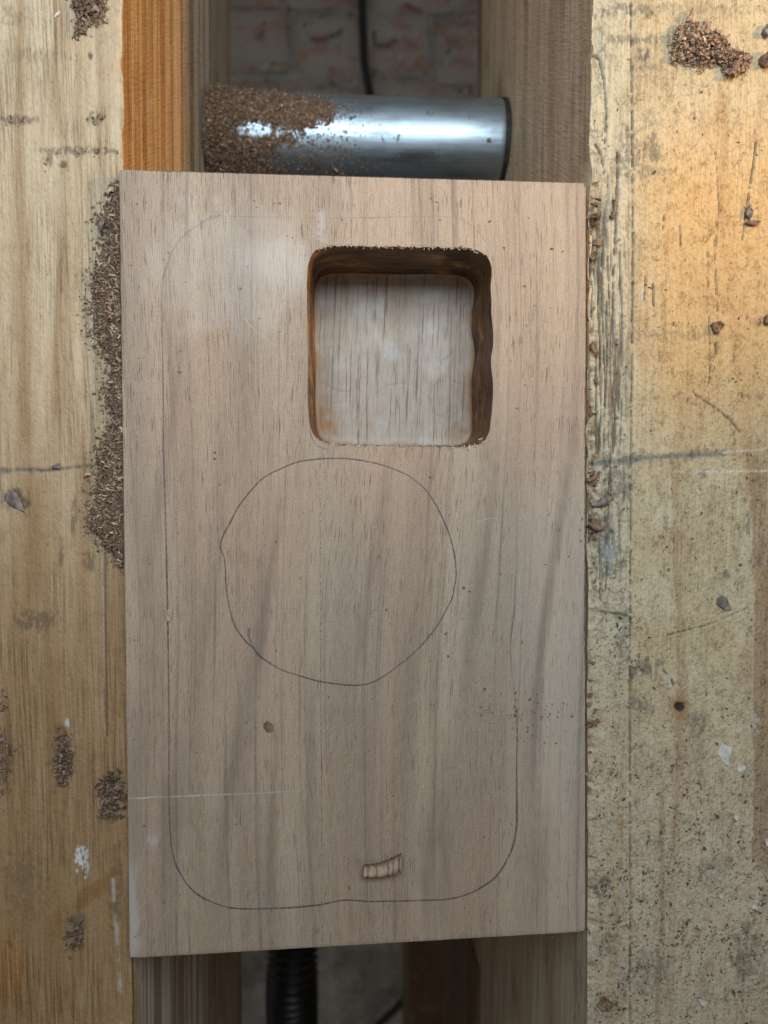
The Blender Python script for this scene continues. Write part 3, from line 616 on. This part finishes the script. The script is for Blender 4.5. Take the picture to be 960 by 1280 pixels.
pencil('pencil_stroke', [(386, 420), (385, 500), (388, 540), (396, 556), (410, 562)], 1.8, .5, None, 10, 6)

pencil('scratch', [(160, 998), (210, 996), (250, 994), (330, 991), (388, 988)], 2.6, .75, [(0, 1), (.8, .8), (1, .1)], 16, 7, .00004, MAT_SCR)
pencil('scratch', [(303, 396), (320, 414), (342, 431)], 1.6, .7, None, 10, 8, .00004, MAT_SCR)
pencil('scratch', [(595, 652), (615, 648), (632, 650)], 1.4, .6, None, 10, 9, .00004, MAT_SCR)
pencil('scratch', [(650, 635), (660, 655), (672, 680)], 1.4, .55, None, 10, 10, .00004, MAT_SCR)
pencil('scratch', [(693, 802), (703, 794)], 1.6, .6, None, 10, 11, .00004, MAT_SCR)
pencil('scratch', [(420, 656), (430, 662), (434, 674)], 1.6, .5, None, 10, 12, .00004, MAT_SCR)

# ------------------------------------------------------------------ sawdust along the left edge
LB = [(228, 147), (240, 143), (255, 138), (270, 133), (277, 122), (285, 136), (310, 133), (330, 127), (345, 120), (365, 118), (385, 121), (405, 122), (420, 123), (432, 127), (445, 134), (460, 140), (475, 140), (485, 133), (500, 135), (520, 143), (540, 138), (555, 131), (565, 127), (590, 126), (610, 123), (620, 122), (640, 120), (655, 118), (662, 114), (668, 126), (680, 130), (690, 143), (705, 150)]
def bedge(py): return np.interp(py, [211, 1198], [152.5, 165.5])
def hgt(px, py):
    lo = np.interp(py, [p[0] for p in LB], [p[1] for p in LB]); t = np.clip((px-lo)/np.maximum(bedge(py)-lo, 2), 0, 1)
    return (.0003+.0023*t**.8*np.clip((bedge(py)-lo)/25, .3, 1))*sst(-1, 3, px-lo)
ny, nx = 260, 16; yy = np.linspace(230, 703, ny); V = []
for y in yy:
    lo = float(np.interp(y, [p[0] for p in LB], [p[1] for p in LB])); hi = float(bedge(y))
    lo = min(lo+5, hi-1.5); xs = np.linspace(lo, hi, nx); h = hgt(xs, np.full(nx, y))*(.7+.6*fbm(xs/4, np.full(nx, y/4), 91, 3)); h[0] = -.0004
    V.append(W_arr(xs, np.full(nx, y), 0.0)+np.stack([0*h, 0*h, h], -1))
heap = mobj('sawdust', np.concatenate(V), grid_faces(ny, nx, False), MAT_DUST2, None, True, {'tint': np.random.RandomState(2).rand(ny*nx)})
def ldens(px, py):
    lo = np.interp(py, [p[0] for p in LB], [p[1] for p in LB]); d = px-lo+(fbm(px/5, py/5, 92, 3)-.5)*14; return np.maximum(sst(-3, 7, d), .05*sst(-26, -2, d)+.12*sst(-9, 0, d))*(px < bedge(py)-1)*sst(222, 236, py)*sst(718, 696, py)
px, py, r = rejection(75000, ldens, (88, 156, 218, 722), 6)
P = W_arr(px, py, 0.0); P[:, 2] += hgt(px, py)+r.uniform(.0001, .0007, len(px))
c1 = chips('chip_layer', P, np.tile(UP, (len(P), 1)), (.0003, .0007), MAT_DUST2, heap, 7, flat=.7); c1['kind'] = 'stuff'
k = r.rand(len(P)) < .05
c2 = chips('curl_layer', P[k]+np.array([0, 0, .0004]), np.tile(UP, (int(k.sum()), 1)), (.0006, .0013), MAT_SHAV, heap, 77, aspect=(.2, .5), flat=.6, curl=1.1); c2['kind'] = 'stuff'
tag(heap, 'drift of dark brown sawdust packed against the left edge of the walnut board', 'sawdust', kind='stuff')
# small clumps on the left timber
def clump_set(name, blobs, nper, size, mat, label, seed, hmax=.0012, flat=.7, curl=.6, group=None):
    def dn(px, py):
        d = 0*px
        for cx, cy, rx, ry, st in blobs: d = np.maximum(d, blob(px, py, cx, cy, rx, ry, int(cx) % 50, .7, .4)*st)
        return d
    x0 = min(b[0]-b[2]*1.6 for b in blobs); x1 = max(b[0]+b[2]*1.6 for b in blobs); y0 = min(b[1]-b[3]*1.6 for b in blobs); y1 = max(b[1]+b[3]*1.6 for b in blobs)
    px, py, r = rejection(nper, dn, (x0, x1, y0, y1), seed); P = W_arr(px, py, 0.0); P[:, 2] += .0002+hmax*dn(px, py)*r.rand(len(px))
    o = chips(name, P, np.tile(UP, (len(P), 1)), size, mat, None, seed+1, flat=flat, curl=curl); tag(o, label, 'sawdust', group, 'stuff'); return o
clump_set('sawdust', [(112, 8, 20, 24, 1), (98, 38, 6, 9, .7)], 1500, (.0004, .0011), MAT_DUST2, 'loose brown dust clump on the left timber beside its orange inner face', 21)
clump_set('sawdust', [(112, 190, 34, 5, .4), (60, 205, 5, 10, .3), (118, 148, 10, 6, .5), (15, 153, 18, 5, .3)], 1500, (.0004, .0009), MAT_DUST2, 'fine dust streaks across the pale left timber near the board corner', 23, .0006)
clump_set('sawdust', [(78, 945, 12, 28, .8), (78, 970, 8, 10, .8)], 1100, (.0004, .0010), MAT_DUST2, 'elongated dark dust clump on the left timber above the white paint mark', 25)
clump_set('sawdust', [(141, 990, 15, 25, 1)], 700, (.0007, .002), MAT_DUST2, 'curly dark shavings clump on the left timber touching the walnut board', 27, .002, .9, .9)
clump_set('sawdust', [(93, 1168, 10, 20, .7)], 260, (.0007, .002), MAT_DUST2, 'small grey wisp of shavings on the left timber below the amber stain', 29, .001, .6, .9)
clump_set('sawdust', [(5, 950, 11, 34, .45), (4, 880, 6, 20, .3)], 600, (.0005, .0012), MAT_DUST2, 'thin scatter of dust at the outer part of the left timber', 31, .0005)
# right timber
clump_set('sawdust', [(866, 52, 22, 18, 1), (884, 66, 24, 18, 1), (915, 80, 18, 14, .9), (850, 64, 10, 16, .6)], 7500, (.0004, .0009), MAT_SHAV, 'reddish brown pile of fine shavings on the right timber', 33, .003, .9, .9)
def rdens(px, py):
    a = sst(790, 1150, py); f = sst(.42, .62, fbm(px/15, py/13, 95, 3)); f2 = sst(.5, .66, fbm(px/5, py/5, 96, 2))
    d = a*(.05+.5*f*f2)+.015+.5*np.maximum(blob(px, py, 870, 1165, 80, 14, 3, .8), blob(px, py, 800, 1150, 30, 30, 4, .8))*f2
    d = d+.5*blob(px, py, 752, 1110, 10, 18, 5, .7)+.45*blob(px, py, 780, 815, 30, 50, 6, .8)*f2
    return np.clip(d, 0, 1)*sst(742, 746, px)*np.where(py < 560, .7*sst(.45, .6, fbm(px/40, py/40, 97, 2)), 1)
px, py, r = rejection(75000, rdens, (738, 1010, -20, 1330), 12); P = W_arr(px, py, 0.0); P[:, 2] += r.uniform(.0001, .00035, len(px))
o = chips('sawdust', P, np.tile(UP, (len(P), 1)), (.0002, .0008), mat_chip('dark_specks', (.09, .058, .04), (.17, .115, .08), (.34, .25, .18)), None, 13, aspect=(.25, .7), flat=.5); tag(o, 'sparse dark specks of sawdust sprinkled over the yellow right timber', 'sawdust', kind='stuff')
r = np.random.RandomState(15); n = 150; py = np.concatenate([r.uniform(228, 1165, 70), r.normal(272, 16, 30), r.normal(600, 8, 15), r.normal(655, 8, 20), r.normal(905, 6, 15)]); px = np.interp(py, [0, 1280], [740, 734])+r.uniform(-1, 9, n)
P = W_arr(px, py, 0.0); P[:, 2] += r.uniform(-.0008, .0008, n)
o = chips('sawdust', P, np.tile(UP, (n, 1)), (.0006, .0019), MAT_DUST, None, 16, flat=.9, curl=.9); tag(o, 'brown crumbs caught in the narrow gap right of the walnut board', 'sawdust', kind='stuff')
r = np.random.RandomState(18); n = 330; px = r.uniform(160, 728, n); py = r.uniform(240, 1180, n); k = ~((px > 375) & (px < 625) & (py > 295) & (py < 570)); px, py = px[k], py[k]
px2, py2 = r.normal(655, 30, 130), r.normal(895, 16, 130); px, py = np.append(px, px2), np.append(py, py2); k = (px < 728); px, py = px[k], py[k]
P = W_arr(px, py, ZB); P[:, 2] += .0002
o = chips('sawdust', P, np.tile(UP, (len(P), 1)), (.0002, .0006), MAT_DUST, None, 19, aspect=(.3, .8), flat=.3); tag(o, 'few tiny dust specks scattered on the face of the walnut board', 'sawdust', kind='stuff')

# ------------------------------------------------------------------ single chips and flakes one can pick up
m = M('chip_wood'); c = m.mix(m.rng(m.noise((900, 200, 900), 3), .35, .7), (.15, .085, .055), (.36, .225, .15)); m.bump(m.noise((1500, 300, 1500), 3), .6, .0004); MAT_CHIP = m.fin(c, .65)
m = M('chip_grey'); c = m.mix(m.rng(m.noise((900, 300, 900), 3), .35, .7), (.13, .105, .09), (.29, .25, .215)); m.bump(m.noise((1500, 500, 1500), 3), .6, .0004); MAT_CHIPG = m.fin(c, .65)
m = M('chip_tan'); c = m.mix(m.rng(m.noise((900, 200, 900), 3), .35, .7), (.38, .29, .21), (.56, .45, .34)); m.bump(m.noise((1500, 300, 1500), 3), .6, .0004); MAT_CHIPT = m.fin(c, .65)
m = M('white_paint_flake'); c = m.mix(m.rng(m.noise((700, 700, 700), 3), .4, .75), (.66, .63, .57), (.46, .43, .38)); m.bump(m.noise((900, 900, 900), 3), .3, .0003); MAT_FLAKE = m.fin(c, .5)
PX = H/F
def flake(name, cx, cy, outline, th, mat, label, cat, z0=0.0, tilt=(0, 0), seed=1, dome=0.0, group=None):
    """solid irregular flake from an outline given in photo pixels about its centre"""
    r = random.Random(seed); n = len(outline); o = empty(name) if False else None
    base = W(cx, cy, z0); V = []; rings = (1.0, .97, .55)
    for zz, sc in ((0, .96), (th*.5, 1.0), (th, .9), (th+dome*.45, .5)):
        for (x, y) in outline: V.append((x*sc*PX+r.uniform(-.00006, .00006), -y*sc*PX+r.uniform(-.00006, .00006), zz+(r.uniform(-.35, .35)*th if zz else 0)))
    V.append((rings[2]*PX, PX, th+dome*.3)); V.append((0, 0, 0)); Fc = []
    for k in range(3):
        for j in range(n): Fc.append((k*n+j, k*n+(j+1) % n, k*n+n+(j+1) % n, k*n+n+j))
    for j in range(n): Fc.append((3*n+j, 3*n+(j+1) % n, 4*n)); Fc.append(((j+1) % n, j, 4*n+1))
    V = np.array(V); V[:, 2] += np.maximum(0, V[:, 0]*tilt[0]+V[:, 1]*tilt[1])
    Fc = [tuple(f)[::-1] for f in Fc]
    ob = mobj(name, V, Fc, mat, None, False); ob.location = base+Vector((0, 0, .0001)); return tag(ob, label, cat, group)
def ring(rx, ry, n=9, seed=1, j=.42):
    r = random.Random(seed); a0 = r.random()*6; return [(math.cos(a0+6.283*k/n)*rx*(1+r.uniform(-j, j)), math.sin(a0+6.283*k/n)*ry*(1+r.uniform(-j, j))) for k in range(n)]
def curl(name, cx, cy, L, Wd, ang, rad, mat, label, cat, z0=0.0, turn=2.6, seed=1, ridges=0, lift=.0):
    """curled shaving with thickness: a strip rolled about its long axis"""
    r = random.Random(seed); nu, nv = 22, 9; th = .00022; Vt = []
    ca, sa = math.cos(math.radians(ang)), math.sin(math.radians(ang))
    for side in (0, 1):
        for i in range(nu):
            u = (i/(nu-1)-.5)
            rg = .00038*math.sin(u*ridges*6.283+.6*math.sin(u*9)) if ridges else 0
            w_ = Wd*PX*(1+(.3*u if ridges else 0)+.2*math.sin(u*4+seed)+.12*r.uniform(-1, 1))
            for k in range(nv):
                v = (k/(nv-1)-.5)*turn; R_ = w_/turn*1.15
                y = math.sin(v)*R_*1.0; z = (math.cos(v)-math.cos(turn/2))*R_+rg+(-th if side else 0)
                x = u*L*PX+.0006*r.uniform(-1, 1)*(abs(u) > .45); yb = y+u*u*L*PX*.35
                Vt.append((x*ca-yb*sa, x*sa+yb*ca, max(z, 0)+th+lift*(u+.5)))
    Fc = []; n = nu*nv
    for i in range(nu-1):
        for k in range(nv-1):
            a = i*nv+k; Fc.append((a, a+nv, a+nv+1, a+1)); Fc.append((n+a, n+a+1, n+a+nv+1, n+a+nv))
        for k in (0, nv-1): a = i*nv+k; Fc.append((a, n+a, n+a+nv, a+nv) if k == 0 else (a, a+nv, n+a+nv, n+a))
    for k in range(nv-1):
        Fc.append((k, k+1, n+k+1, n+k)); a = (nu-1)*nv+k; Fc.append((a, n+a, n+a+1, a+1))
    ob = mobj(name, Vt, Fc, mat, None, True); ob.location = W(cx, cy, z0)+Vector((0, 0, .0001)); return tag(ob, label, cat)
m = M('walnut_shaving'); st = m.noise((1500, 260, 900), 3, .6, rot=(0, 0, .25)); c = m.mix(m.rng(st, .38, .62), (.17, .105, .065), (.50, .38, .27)); m.bump(st, .8, .0006); MAT_SHV = m.fin(c, .5)
def ribbed_shaving(cx, cy, label):
    nu, nv = 46, 9; V = []; T = []; r = random.Random(4); th = .00035
    for side in (0, 1):
        for i in range(nu):
            u = i/(nu-1); ridge = abs(math.sin(u*5.3*math.pi+1.1*math.sin(u*7)+.4*math.sin(u*17)))**.45
            x = -24+48*u; mid = -14*u+4*math.sin(u*3.0); wd = 6+5.5*u+r.uniform(-1.0, 1.0)
            for k in range(nv):
                v = k/(nv-1)*2-1
                z = .0034*(1-v*v)*.8+.0007*(v > 0)*v*v+.00045*ridge+.0003*u
                if abs(v) == 1: z *= .25 if v > 0 else .1
                V.append((x*PX+r.uniform(-.00005, .00005), -(mid+v*wd)*PX, max(z-(th if side else 0), 0)+.00005+(th*.4 if not side else 0))); T.append(.2+.8*ridge*(.6+.4*r.random()) if abs(v) < .9 else (.95 if v > 0 else .3))
    n = nu*nv; Fc = []
    for i in range(nu-1):
        for k in range(nv-1): q = i*nv+k; Fc += [(q, q+1, q+nv+1, q+nv), (n+q, n+q+nv, n+q+nv+1, n+q+1)]
        for k in (0, nv-1): q = i*nv+k; Fc.append((q, q+nv, n+q+nv, n+q) if k == 0 else (q, n+q, n+q+nv, q+nv))
    for k in range(nv-1): Fc.append((k, n+k, n+k+1, k+1)); q = (nu-1)*nv+k; Fc.append((q, q+1, n+q+1, n+q))
    m = M('ribbed_walnut'); c = m.mix(m.rng(m.attr('tint', True), .2, .95), (.11, .068, .042), (.46, .34, .24)); c = m.mix(m.rng(m.noise((2500, 900, 900), 3), .4, .7, 0, .4), c, (.4, .3, .2), 'MULTIPLY')
    o = mobj('wood_shaving', V, Fc, m.fin(c, .5), None, True, {'tint': T}); o.location = W(cx, cy, ZB); o.rotation_euler = (math.radians(9), math.radians(-5), 0); o.location.z += .0012; return tag(o, label, 'shaving')
ribbed_shaving(478, 1084, 'ridged curled walnut shaving lying on the board beside the pencil outline')
flake('wood_chip', 211, 771, ring(5, 7, 8, 3), .0004, MAT_CHIPT, 'tiny tan chip on the board lying on the long pencil line', 'wood chip', ZB, (0, 0), 3)
flake('wood_chip', 336, 908, ring(6, 7, 8, 5, .4), .0005, MAT_CHIP, 'small brown crumb on the board below the pencil circle', 'wood chip', ZB, (0, 0), 4)
flake('wood_chip', 894, 408, ring(8, 9, 9, 7), .0012, MAT_CHIP, 'rounded brown chip standing alone on the yellow right timber above the diagonal crack', 'wood chip', 0, (.2, .2), 5, .001)
flake('wood_chip', 959, 401, ring(7, 8, 8, 8), .0012, MAT_CHIP, 'dark brown chip right of the rounded chip on the right timber', 'wood chip', 0, (.2, 0), 6, .001)
flake('wood_chip', 903, 754, [(-8, -8), (-2, -11), (4, -8), (9, 2), (12, 9), (4, 10), (-4, 4), (-9, 0)], .0006, MAT_CHIPG, 'flat grey brown wood flake on the right timber below the dark stain line', 'wood chip', 0, (0, .15), 7, .0005)
flake('paint_flake', 904, 944, [(-3, -18), (2, -14), (11, -10), (10, 0), (9, 7), (7, 15), (3, 13), (-4, 4), (-9, -2), (-6, -9)], .0004, MAT_FLAKE, 'large angular white paint flake on the right timber', 'paint flake', 0, (0, 0), 8)
flake('paint_flake', 926, 960, [(-6, 0), (-2, -4), (5, -4), (6, 1), (1, 4), (-4, 5)], .0004, MAT_FLAKE, 'small oblong white paint flake beside the large angular one', 'paint flake', 0, (0, 0), 9)
flake('paint_flake', 920, 1022, ring(5, 5, 7, 4), .0006, MAT_FLAKE, 'round white paint crumb among dust below the large angular paint flake', 'paint flake', 0, (0, 0), 10, .0004)
flake('paint_flake', 878, 1253, [(-7, -6), (0, -5), (6, -1), (5, 6), (1, 5), (-4, 0)], .0005, MAT_FLAKE, 'bright white pointed paint flake at the dusty end of the right timber', 'paint flake', 0, (0, .1), 11)
flake('paint_flake', 943, 1133, ring(4, 3, 7, 6), .0005, MAT_FLAKE, 'tiny white paint speck on the right timber beside the grey smudge', 'paint flake', 0, (0, 0), 12)
flake('paint_flake', 901, 1120, ring(3, 3, 7, 9), .0005, MAT_FLAKE, 'tiny round white paint speck in the thick dust of the right timber', 'paint flake', 0, (0, 0), 13)
flake('paint_flake', 958, 1052, ring(4, 4, 7, 10), .0006, MAT_FLAKE, 'small white paint crumb on the brown streak of the right timber', 'paint flake', 0, (0, 0), 14)
flake('paint_flake', 72, 18, [(-4, 5), (-2, 0), (2, -4), (4, -3), (2, 2), (-1, 3)], .0003, MAT_FLAKE, 'thin white paint sliver on the left timber beside the dust clump', 'paint flake', 0, (0, 0), 15)
flake('wood_chip', 757, 1253, [(-11, 2), (-6, -8), (-3, -11), (3, -6), (10, 0), (6, 8), (-4, 10), (-9, 6)], .0011, MAT_CHIP, 'jagged dark brown chip on the right timber by its inner edge, below the board', 'wood chip', 0, (.1, .1), 16, .0007)
flake('wood_chip', 861, 24, [(-5, 5), (-2, -1), (1, -9), (4, -3), (3, 3), (0, 5)], .0014, MAT_CHIPT, 'pointed tan chip at the tip of the shavings pile', 'wood chip', 0, (.2, .3), 17, .0008)
flake('wood_chip', 849, 52, ring(6, 6, 8, 12, .2), .0016, MAT_CHIPT, 'smooth tan chip at the side of the shavings pile', 'wood chip', 0, (-.2, 0), 18, .001)
curl('wood_shaving', 916, 88, 19, 15, 70, 4, MAT_SHAV, 'curled pinkish shaving at the end of the shavings pile', 'shaving', 0.001, 3.6, 5, 0, .001)
flake('wood_chip', 958, 77, ring(10, 9, 9, 14, .4), .0025, MAT_CHIP, 'lumpy dark red brown chip next to the shavings pile', 'wood chip', 0, (.2, .2), 19, .0012)
flake('wood_chip', 957, 40, ring(5, 7, 8, 15, .4), .0014, MAT_CHIPG, 'small grey chip above the lumpy red brown chip', 'wood chip', 0, (.2, .2), 20, .0008)
flake('wood_chip', 936, 266, ring(5, 8, 8, 17, .4), .0009, MAT_CHIPG, 'grey splinter lying in the long crack of the right timber', 'wood chip', 0, (.1, .2), 21, .0005)
flake('wood_chip', 939, 280, ring(9, 4, 8, 19, .4), .0009, MAT_CHIP, 'brown splinter under the grey one at the long crack', 'wood chip', 0, (.1, .2), 22, .0005)
curl('wood_shaving', 752, 628, 26, 10, 22, 3, MAT_CHIPG, 'leaf shaped grey brown shaving on the right timber below the dark stain line', 'shaving', 0, 2.4, 7)
curl('wood_shaving', 744, 659, 17, 10, -20, 3, MAT_CHIP, 'short curled brown shaving beside the board, below the leaf shaped shaving', 'shaving', 0, 3.2, 8)
curl('wood_shaving', 742, 597, 18, 7, 35, 3, MAT_CHIP, 'thin twisted brown shaving beside the board just under the dark stain line', 'shaving', 0, 3.2, 9)
curl('wood_shaving', 741, 437, 14, 8, -60, 3, MAT_CHIP, 'small dark curl in the gap beside the board level with the recess', 'shaving', 0, 2.8, 10)
curl('wood_shaving', 768, 262, 22, 7, 80, 3, MAT_CHIP, 'narrow reddish splinter curl in a split of the right timber near the board corner', 'shaving', 0, 2.6, 11)
curl('wood_shaving', 741, 905, 17, 6, 30, 3, MAT_CHIP, 'dark wispy shaving at the board edge level with the knot', 'shaving', 0, 2.6, 12)
flake('wood_chip', 128, 280, [(-5, 7), (-3, 0), (0, -7), (4, -8), (4, -2), (0, 6), (-2, 9)], .0007, MAT_CHIPG, 'grey green sliver at the sawdust drift beside the board', 'wood chip', .0012, (0, 0), 23)
flake('wood_chip', 20, 626, [(-12, -8), (-4, -12), (3, -9), (7, 2), (11, 14), (3, 10), (-4, 6), (-10, 2)], .0005, MAT_CHIPG, 'dark ragged bark chip on the left timber just below the scribed line', 'wood chip', 0, (0, .1), 24, .0004)
flake('wood_chip', 72, 583, ring(6, 4, 8, 21, .4), .0005, MAT_CHIPG, 'small dark grit chip on the scribed line of the left timber', 'wood chip', 0, (0, 0), 25, .0005)

# ------------------------------------------------------------------ under the bench
def sweep(name, path, rad, mat, n=14, parent=None):
    V = []; P = path
    for k, p in enumerate(P):
        t = (P[min(k+1, len(P)-1)]-P[max(k-1, 0)]).normalized(); s = t.cross(Vector((1, .1, .05))).normalized(); b = t.cross(s)
        rr = rad(k) if callable(rad) else rad
        for j in range(n): a = 2*math.pi*j/n; V.append(p+s*math.cos(a)*rr+b*math.sin(a)*rr)
    fc = [(k*n+j, k*n+(j+1) % n, k*n+n+(j+1) % n, k*n+n+j) for k in range(len(P)-1) for j in range(n)]+[tuple(range(n))[::-1], tuple((len(P)-1)*n+j for j in range(n))]
    return mobj(name, V, [f[::-1] for f in fc], mat, parent)
def black(name, v, r):
    m = M(name); return m.fin(m.mix(m.rng(m.noise((90, 90, 90), 3), .4, .7, 0, .5), (v, v, v*1.05), (v*2.2, v*2.1, v*2)), r)
MAT_HOSE, MAT_CABLE = black('black_hose', .012, .38), black('black_cable', .016, .45)
a = W(366, 1185, -.29); b = W(367, 1300, -.29)
pts = [(a.x-.03, .02, ZF+.025), (a.x-.02, -.08, ZF+.03), (a.x-.005, -.20, -.70), (a.x, -.30, -.36), (a.x, a.y, -.29), (b.x, b.y, -.285), (b.x+.005, -.62, -.30), (b.x+.01, -.95, -.34), (b.x+.02, -1.25, -.60), (b.x+.05, -1.40, ZF+.03), (b.x+.1, -1.6, ZF+.022)]
P = spline(pts, 90); arc = [0]
for k in range(1, len(P)): arc.append(arc[-1]+(P[k]-P[k-1]).length)
tot = arc[-1]; cnt = int(tot/.0009); ss = np.linspace(0, tot, cnt); PP = [Vector(tuple(np.interp(s, arc, [q[d] for q in P]) for d in range(3))) for s in ss]
hose = sweep('vacuum_hose', PP, lambda k: .0178+.0013*math.sin(ss[k]/.0046*6.283), MAT_HOSE, 28); tag(hose, 'thick black corrugated hose rising under the bench between the timbers', 'hose')
cp = [W(450, -90, ZF+.008), W(452, -20, ZF+.008), W(454, 40, ZF+.012), W(456, 80, ZF+.014), W(463, 118, ZF+.012), W(476, 170, ZF+.01), W(480, 260, ZF+.008), W(470, 420, ZF+.008)]
o = sweep('power_cable', spline([(p.x, p.y, p.z) for p in cp], 14), .0062, MAT_CABLE, 12); tag(o, 'black cable lying on the brick floor, running under the steel tube', 'cable')
cp = [W(560, 1120, ZF+.008), W(530, 1210, ZF+.008), W(505, 1250, ZF+.01), W(470, 1285, ZF+.01), W(430, 1330, ZF+.008)]
o = sweep('power_cable', spline([(p.x, p.y, p.z) for p in cp], 14), .006, MAT_CABLE, 12); tag(o, 'black cable slanting across the floor beside the corrugated hose', 'cable')
r = np.random.RandomState(31); n = 240; px = r.uniform(280, 620, n); py = np.concatenate([r.uniform(-30, 140, 170), r.uniform(1180, 1300, 70)]); P = W_arr(px, py, ZF+.006)
o = chips('floor_debris', P, np.tile(UP, (n, 1)), (.002, .009), mat_chip('floor_litter', (.09, .07, .055), (.20, .15, .11), (.66, .64, .6)), None, 32, aspect=(.1, .5), flat=.3); tag(o, 'litter of small chips and crumbs scattered on the brick floor', 'debris', kind='stuff')
for (pp, lb) in (([(388, 48), (400, 49), (415, 44), (428, 39)], 'dark bent twig on the brick beside the cable'), ([(468, 54), (480, 57), (495, 50)], 'dark short twig touching the cable on the brick floor'), ([(508, 4), (515, 10), (528, 14)], 'dark curled twig on the floor right of the cable, away from the tube')):
    o = sweep('twig', spline([tuple(W(x, y, ZF+.009)) for x, y in pp], 8), lambda k: .0022+.0008*math.sin(k*1.3), MAT_CHIP, 7); tag(o, lb, 'twig')
